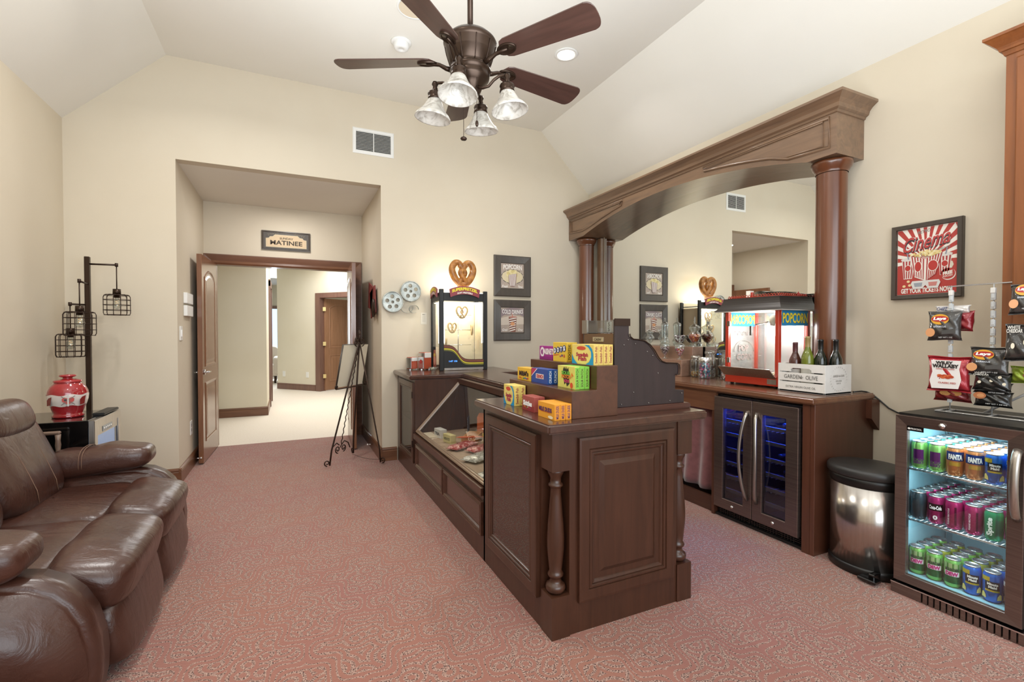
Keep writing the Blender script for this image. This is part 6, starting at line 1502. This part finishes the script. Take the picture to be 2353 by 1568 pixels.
# ------------------------------------------------------------ wooden chair arm glimpsed behind the sofa, mini fridge, jar, floor lamp
t = thing('wooden_armchair', 'brown wooden chair arm showing between the sofa and the mini fridge', 'chair', (-1.36, 3.74, 0))
gw = wood('grey_brown_wood', '#6b5548', '#8a7263', 'x', .35, .3)
b = B(); b.box(-1.55, -1.262, 3.735, 3.765, .735, .755); b.build('armrest', gw, t, bevel=.006)
b = B(); b.lathe([(.013, .52), (.015, .57), (.011, .6), (.016, .62), (.011, .64), (.015, .67), (.012, .70), (.015, .735), (0, .735)], (-1.275, 3.75, 0), 14).lathe([(0, .0), (.012, .0), (.014, .52), (0, .52)], (-1.275, 3.75, 0), 12)
b.build('leg', gw, t)
b = B(); b.lathe([(0, .0), (.012, .0), (.014, .735), (0, .735)], (-1.53, 3.75, 0), 12); b.build('leg', gw, t)
B().box(-1.55, -1.265, 3.74, 3.76, .575, .60).build('rail', gw, t)
t = thing('mini_fridge', 'black mini fridge with a steel glass door in the left corner', 'mini fridge', (-1.34, 4.06, 0))
B().box(-1.58, -1.15, 3.81, 4.31, .02, .80).build('body', 'blackgloss', t, bevel=.003)
d = B().frame(rect(3.81, 4.31, .04, .795), [(0, 0), (0, .026), (.003, .03), (.05, .03), (.053, .02)], (-1.148, 0, 0), Y_, Z_, X_, cap=False).build('door', 'steel_light', t)
B().box(-1.13, -1.125, 3.86, 4.26, .09, .69).build('door_glass', 'glass_tint', d)
B().box(-1.149, -1.14, 3.86, 4.26, .09, .745).build('lit_interior', plain('fridge_inner_glow', '#b4c6dc', .5, emit='#a9c6ea', es=.8), t)
B().box(-1.135, -1.122, 3.86, 4.26, .69, .745).build('control_panel', 'steel_light', d)
B().box(-1.122, -1.119, 3.96, 4.14, .70, .735).build('display', plain('panel_grey', '#8b8f92', .3), d, bevel=.001)
b = B(); 
for k in range(5): b.cyl((-1.119, 3.985 + k * .032, .717), (-1.117, 3.985 + k * .032, .717), .008, 12)
b.build('button', 'white', d)
tag(B().box(-1.19, -1.12, 4.0, 4.29, .801, .817).build('remote_control', 'black', None, bevel=.005, seg=2), 'flat black remote control on the front edge of the mini fridge', 'remote control') 
t = thing('cookie_jar', 'shiny red lidded jar with a white painted band on the mini fridge', 'jar', (-1.32, 4.04, .80))
jx, jy, jz = -1.32, 4.04, .801
prof = [(0, 0), (.078, 0), (.082, .008), (.076, .018), (.074, .03), (.088, .07), (.1, .115), (.103, .145), (.1, .17), (.088, .198), (.074, .214), (.068, .22), (.068, .232), (.06, .234)]
B().lathe(prof, (jx, jy, jz), 48).build('jar_body', 'redgloss', t)
B().lathe([(.072, .228), (.072, .238), (.05, .244), (.03, .247), (.024, .252), (.026, .258), (.04, .262), (.045, .268), (.038, .275), (0, .277)], (jx, jy, jz), 40).build('lid', 'redgloss', t)
def jr(z):
    for (r0, z0), (r1, z1) in zip(prof, prof[1:]):
        if z0 <= z <= z1 and z1 > z0: return r0 + (r1 - r0) * (z - z0) / (z1 - z0)
B().grid(lambda u, v: (lambda a, z: Vector((jx + (jr(z) + .0012) * math.cos(a), jy + (jr(z) + .0012) * math.sin(a), jz + z)))(2 * PI * u, .078 + .072 * v + .004 * math.sin(u * 40) * (abs(v - .5) > .45)), 80, 8).build('painted_band', plain('band_white', '#ddd3cc', .15, coat=.6), t)
fa = math.atan2(-jy, -jx); Nj = Vector((math.cos(fa), math.sin(fa), 0)); Uj = Vector((-Nj.y, Nj.x, 0))
cj = Vector((jx, jy, jz + .115)) + Nj * .104
flat([(-.03, .012), (-.018, .022), (0, .012), (.018, .022), (.03, .012), (.028, -.004), (0, -.026), (-.028, -.004)], cj, Uj, Z_, P_('#b5382c', .2), t, 'painted_heart', .001, N=Nj)
flat(ell(-.013, .004, .007, .006, 10), cj, Uj, Z_, 'black', t, 'painted_detail', .002, N=Nj)
for sx in (-1, 1): flat([(-.034 * sx, .028), (-.031 * sx, .030), (.034 * sx, -.026), (.031 * sx, -.029)], cj, Uj, Z_, P_('#6b5a52', .3), t, 'painted_sword', .0016, N=Nj)
flat([(-.003, .04), (.003, .04), (.004, -.036), (-.004, -.036)], cj, Uj, Z_, P_('#c9c4be', .3), t, 'painted_sword', .003, N=Nj)
for a_ in (.75, -1.0):
    N2 = Vector((math.cos(fa + a_), math.sin(fa + a_), 0)); flat([(-.02, -.03), (.01, -.025), (.014, .0), (.02, .028), (-.006, .02), (-.02, .004)], Vector((jx, jy, jz + .112)) + N2 * .1035, Vector((-N2.y, N2.x, 0)), Z_, P_('#7a2a26', .2), t, 'painted_leaf', .001, N=N2)
# floor lamp
t = thing('floor_lamp', 'dark bronze floor lamp with three hanging wire cage shades', 'floor lamp', (-1.445, 4.82, 0))
lx, ly = -1.445, 4.82
B().lathe([(0, 0), (.14, 0), (.14, .012), (.13, .018), (0, .02)], (lx, ly, 0), 36).build('base', 'bronze', t)
B().box(lx - .0165, lx + .0165, ly - .0165, ly + .0165, .015, 1.95).build('pole', 'bronze', t, bevel=.003)
def cage(ex, ey, zarm, ztop, R, H, lab):
    e = Vector((ex, ey, zarm)); b = B(); b.cyl((lx, ly, zarm), e, .007).cyl(e - Z_ * .014, e + Z_ * .014, .011); b.build('arm', 'bronze2', t)
    B().cyl(e - Z_ * .01, (ex, ey, ztop + .045), .004).build('cord', 'bronze2', t)
    s = B().lathe([(0, ztop + .045), (.026, ztop + .045), (.027, ztop), (.02, ztop), (.02, ztop - .025), (0, ztop - .025)], (ex, ey, 0), 20).build('socket', 'bronze', t)
    b = B(); n = 12; zs = [ztop - .01 - H * q for q in (0, .2, .45, .7, .9, 1.0)]
    def r_(q): return R * (1 - .16 * (1 - min(1, q / .12)) ** 2 - .10 * (1 - min(1, (1 - q) / .1)) ** 2)
    for q in (0.03, .25, .5, .75, .98): b.tube([(ex + r_(q) * math.cos(2 * PI * i / 28), ey + r_(q) * math.sin(2 * PI * i / 28), ztop - H * q) for i in range(28)], .0025, 5, closed=True)
    for k in range(n):
        a = 2 * PI * k / n; b.tube([(ex + .026 * math.cos(a), ey + .026 * math.sin(a), ztop + .0), (ex + r_(0) * .95 * math.cos(a), ey + r_(0) * .95 * math.sin(a), ztop)] + [(ex + r_(q) * math.cos(a), ey + r_(q) * math.sin(a), ztop - H * q) for q in (.03, .12, .3, .6, .9, 1)], .0025, 5)
    b.build('cage_shade', 'bronze2', t)
    bb = B().lathe([(.012, ztop - .02), (.014, ztop - .035), (.024, ztop - .06), (.03, ztop - .085), (.024, ztop - .108), (0, ztop - .118)], (ex, ey, 0), 20).build('bulb', 'glass_jar', t)
    f = B(); f.tube([(ex + .01 * math.cos(i * 1.3), ey + .01 * math.sin(i * 1.3), ztop - .045 - i * .004) for i in range(12)], .0012, 5); f.build('filament', plain('filament', '#e8c088', .4, emit='#ffca80', es=.6), bb)
cage(-1.257, 4.80, 1.893, 1.655, .087, .165, '')
cage(-1.412, 4.55, 1.734, 1.505, .095, .178, '')
cage(-1.528, 4.74, 1.570, 1.340, .087, .178, '')

# ------------------------------------------------------------ easel with a mounted sheet
t = thing('easel', 'black wrought iron easel with scrolled feet beside the right door leaf', 'easel', (.6, 5.15, 0))
ap = Vector((.652, 5.13, 1.26)); f1, f2, f3 = Vector((.33, 5.05, .02)), Vector((.60, 5.33, .06)), Vector((.845, 4.955, .02))
def scroll(b, c, U, r, turns=1.25, n=22, s=1, th=.006):
    U = Vector(U).normalized(); b.tube([c + U * s * (r * (1 - .75 * i / n) * math.cos(-PI / 2 + s * 0 + i / n * turns * 2 * PI)) + Z_ * (r * (1 - .75 * i / n) * math.sin(-PI / 2 + i / n * turns * 2 * PI)) for i in range(n + 1)], th, 6)
for nm, f_, r in (('front_leg', f1, .0085), ('front_leg', f2, .0085), ('back_leg', f3, .007)):
    b = B(); d_ = (ap - f_); hz = Vector((d_.x, d_.y, 0)).normalized()
    b.tube([ap, ap.lerp(f_, .5) , f_.lerp(ap, .12), f_ + hz * .02 + Z_ * .0], r, 8)
    scroll(b, f_ - hz * .005 + Z_ * .028, hz, .03, 1.2, s=-1)
    b.build(nm, 'bronze2', t)
fm = (f1 + f2) / 2 + Vector((.0, 0, .12)); b = B(); L_ = (fm - ap)
b.tube([ap + L_ * q + Vector((.004 * math.cos(q * 110), .004 * math.sin(q * 110), 0)) for q in [i / 90 for i in range(91)]], .005, 5); b.build('twisted_centre_rod', 'bronze2', t)
u2 = (f2 - f1).normalized(); u2.z = 0; b = B()
for s in (-1, 1):
    c = fm + u2 * s * .045 - Z_ * .01; scroll(b, c, u2, .038, 1.3, s=s)
    b.tube([fm + u2 * s * .02 + Z_ * .03, fm + u2 * s * .06 + Z_ * .06, fm + u2 * s * .12 + Z_ * .03, fm + u2 * s * .15 - Z_ * .03], .006, 6)
b.build('lower_scroll', 'bronze2', t)
b = B(); b.tube([ap, ap + Z_ * .05, ap + Z_ * .12], .01, 8, rs=[.012, .012, .004]); b.superel(ap + Z_ * .085, (.016, .012, .03), (1, 1), 12, 8)
for s in (-1, 1):
    for rr, dz in ((.04, -.01), (.028, .02)): scroll(b, ap + u2 * s * .045 + Z_ * dz, u2, rr, 1.4, s=s)
b.build('top_finial', 'bronze2', t)
nE = Vector((u2.y, -u2.x, 0)); 
mid = Vector((.585, 5.155, 0))
b = B(); b.tube([mid - u2 * .24 + Z_ * .79, mid + u2 * .20 + Z_ * .79], .006, 6); scroll(b, mid - u2 * .25 + Z_ * .81, u2, .022, 1.3, s=-1); scroll(b, mid + u2 * .21 + Z_ * .81, u2, .022, 1.3, s=1); b.build('ledge', 'bronze2', t)
b = B()
for k in range(24):
    q = k / 24; p = Vector((.60, 5.30, .03)).lerp(Vector((.84, 4.97, .03)), q); p.z = .03 - .02 * math.sin(PI * q) + .02
    b.tube([p + Vector((.006 * math.cos(a), .006 * math.sin(a) * (k % 2), .004 * math.sin(a) * ((k + 1) % 2))) for a in (0, 1.5, 3, 4.5)], .0015, 4, closed=True)
b.build('chain', 'bronze2', t)
t = thing('mounted_board', 'cream backed board in a dark frame resting on the easel', 'board', (mid.x, mid.y, .80))
bc = Vector((.581, 5.153, .80)) - nE * .03; tc = Vector((.645, 5.133, 1.225)) - nE * .03
b = B(); P4 = [bc - u2 * .205, bc + u2 * .205, tc + u2 * .2, tc - u2 * .2]
vs = [b.bm.verts.new(p) for p in P4] + [b.bm.verts.new(p - nE * .018) for p in P4]
for f in ((0, 1, 2, 3), (7, 6, 5, 4), (0, 4, 5, 1), (1, 5, 6, 2), (2, 6, 7, 3), (3, 7, 4, 0)): b.bm.faces.new([vs[i] for i in f])
b.build('backing_sheet', plain('backing_cream', '#d9cfba', .7), t)
b = B()
for a_, c_ in ((P4[0], P4[3]), (P4[3], P4[2])): b.tube([a_ - nE * .009, c_ - nE * .009], .011, 4)
b.build('frame', 'framedark', t)
for o_ in list(WORLDT): del o_['_w']
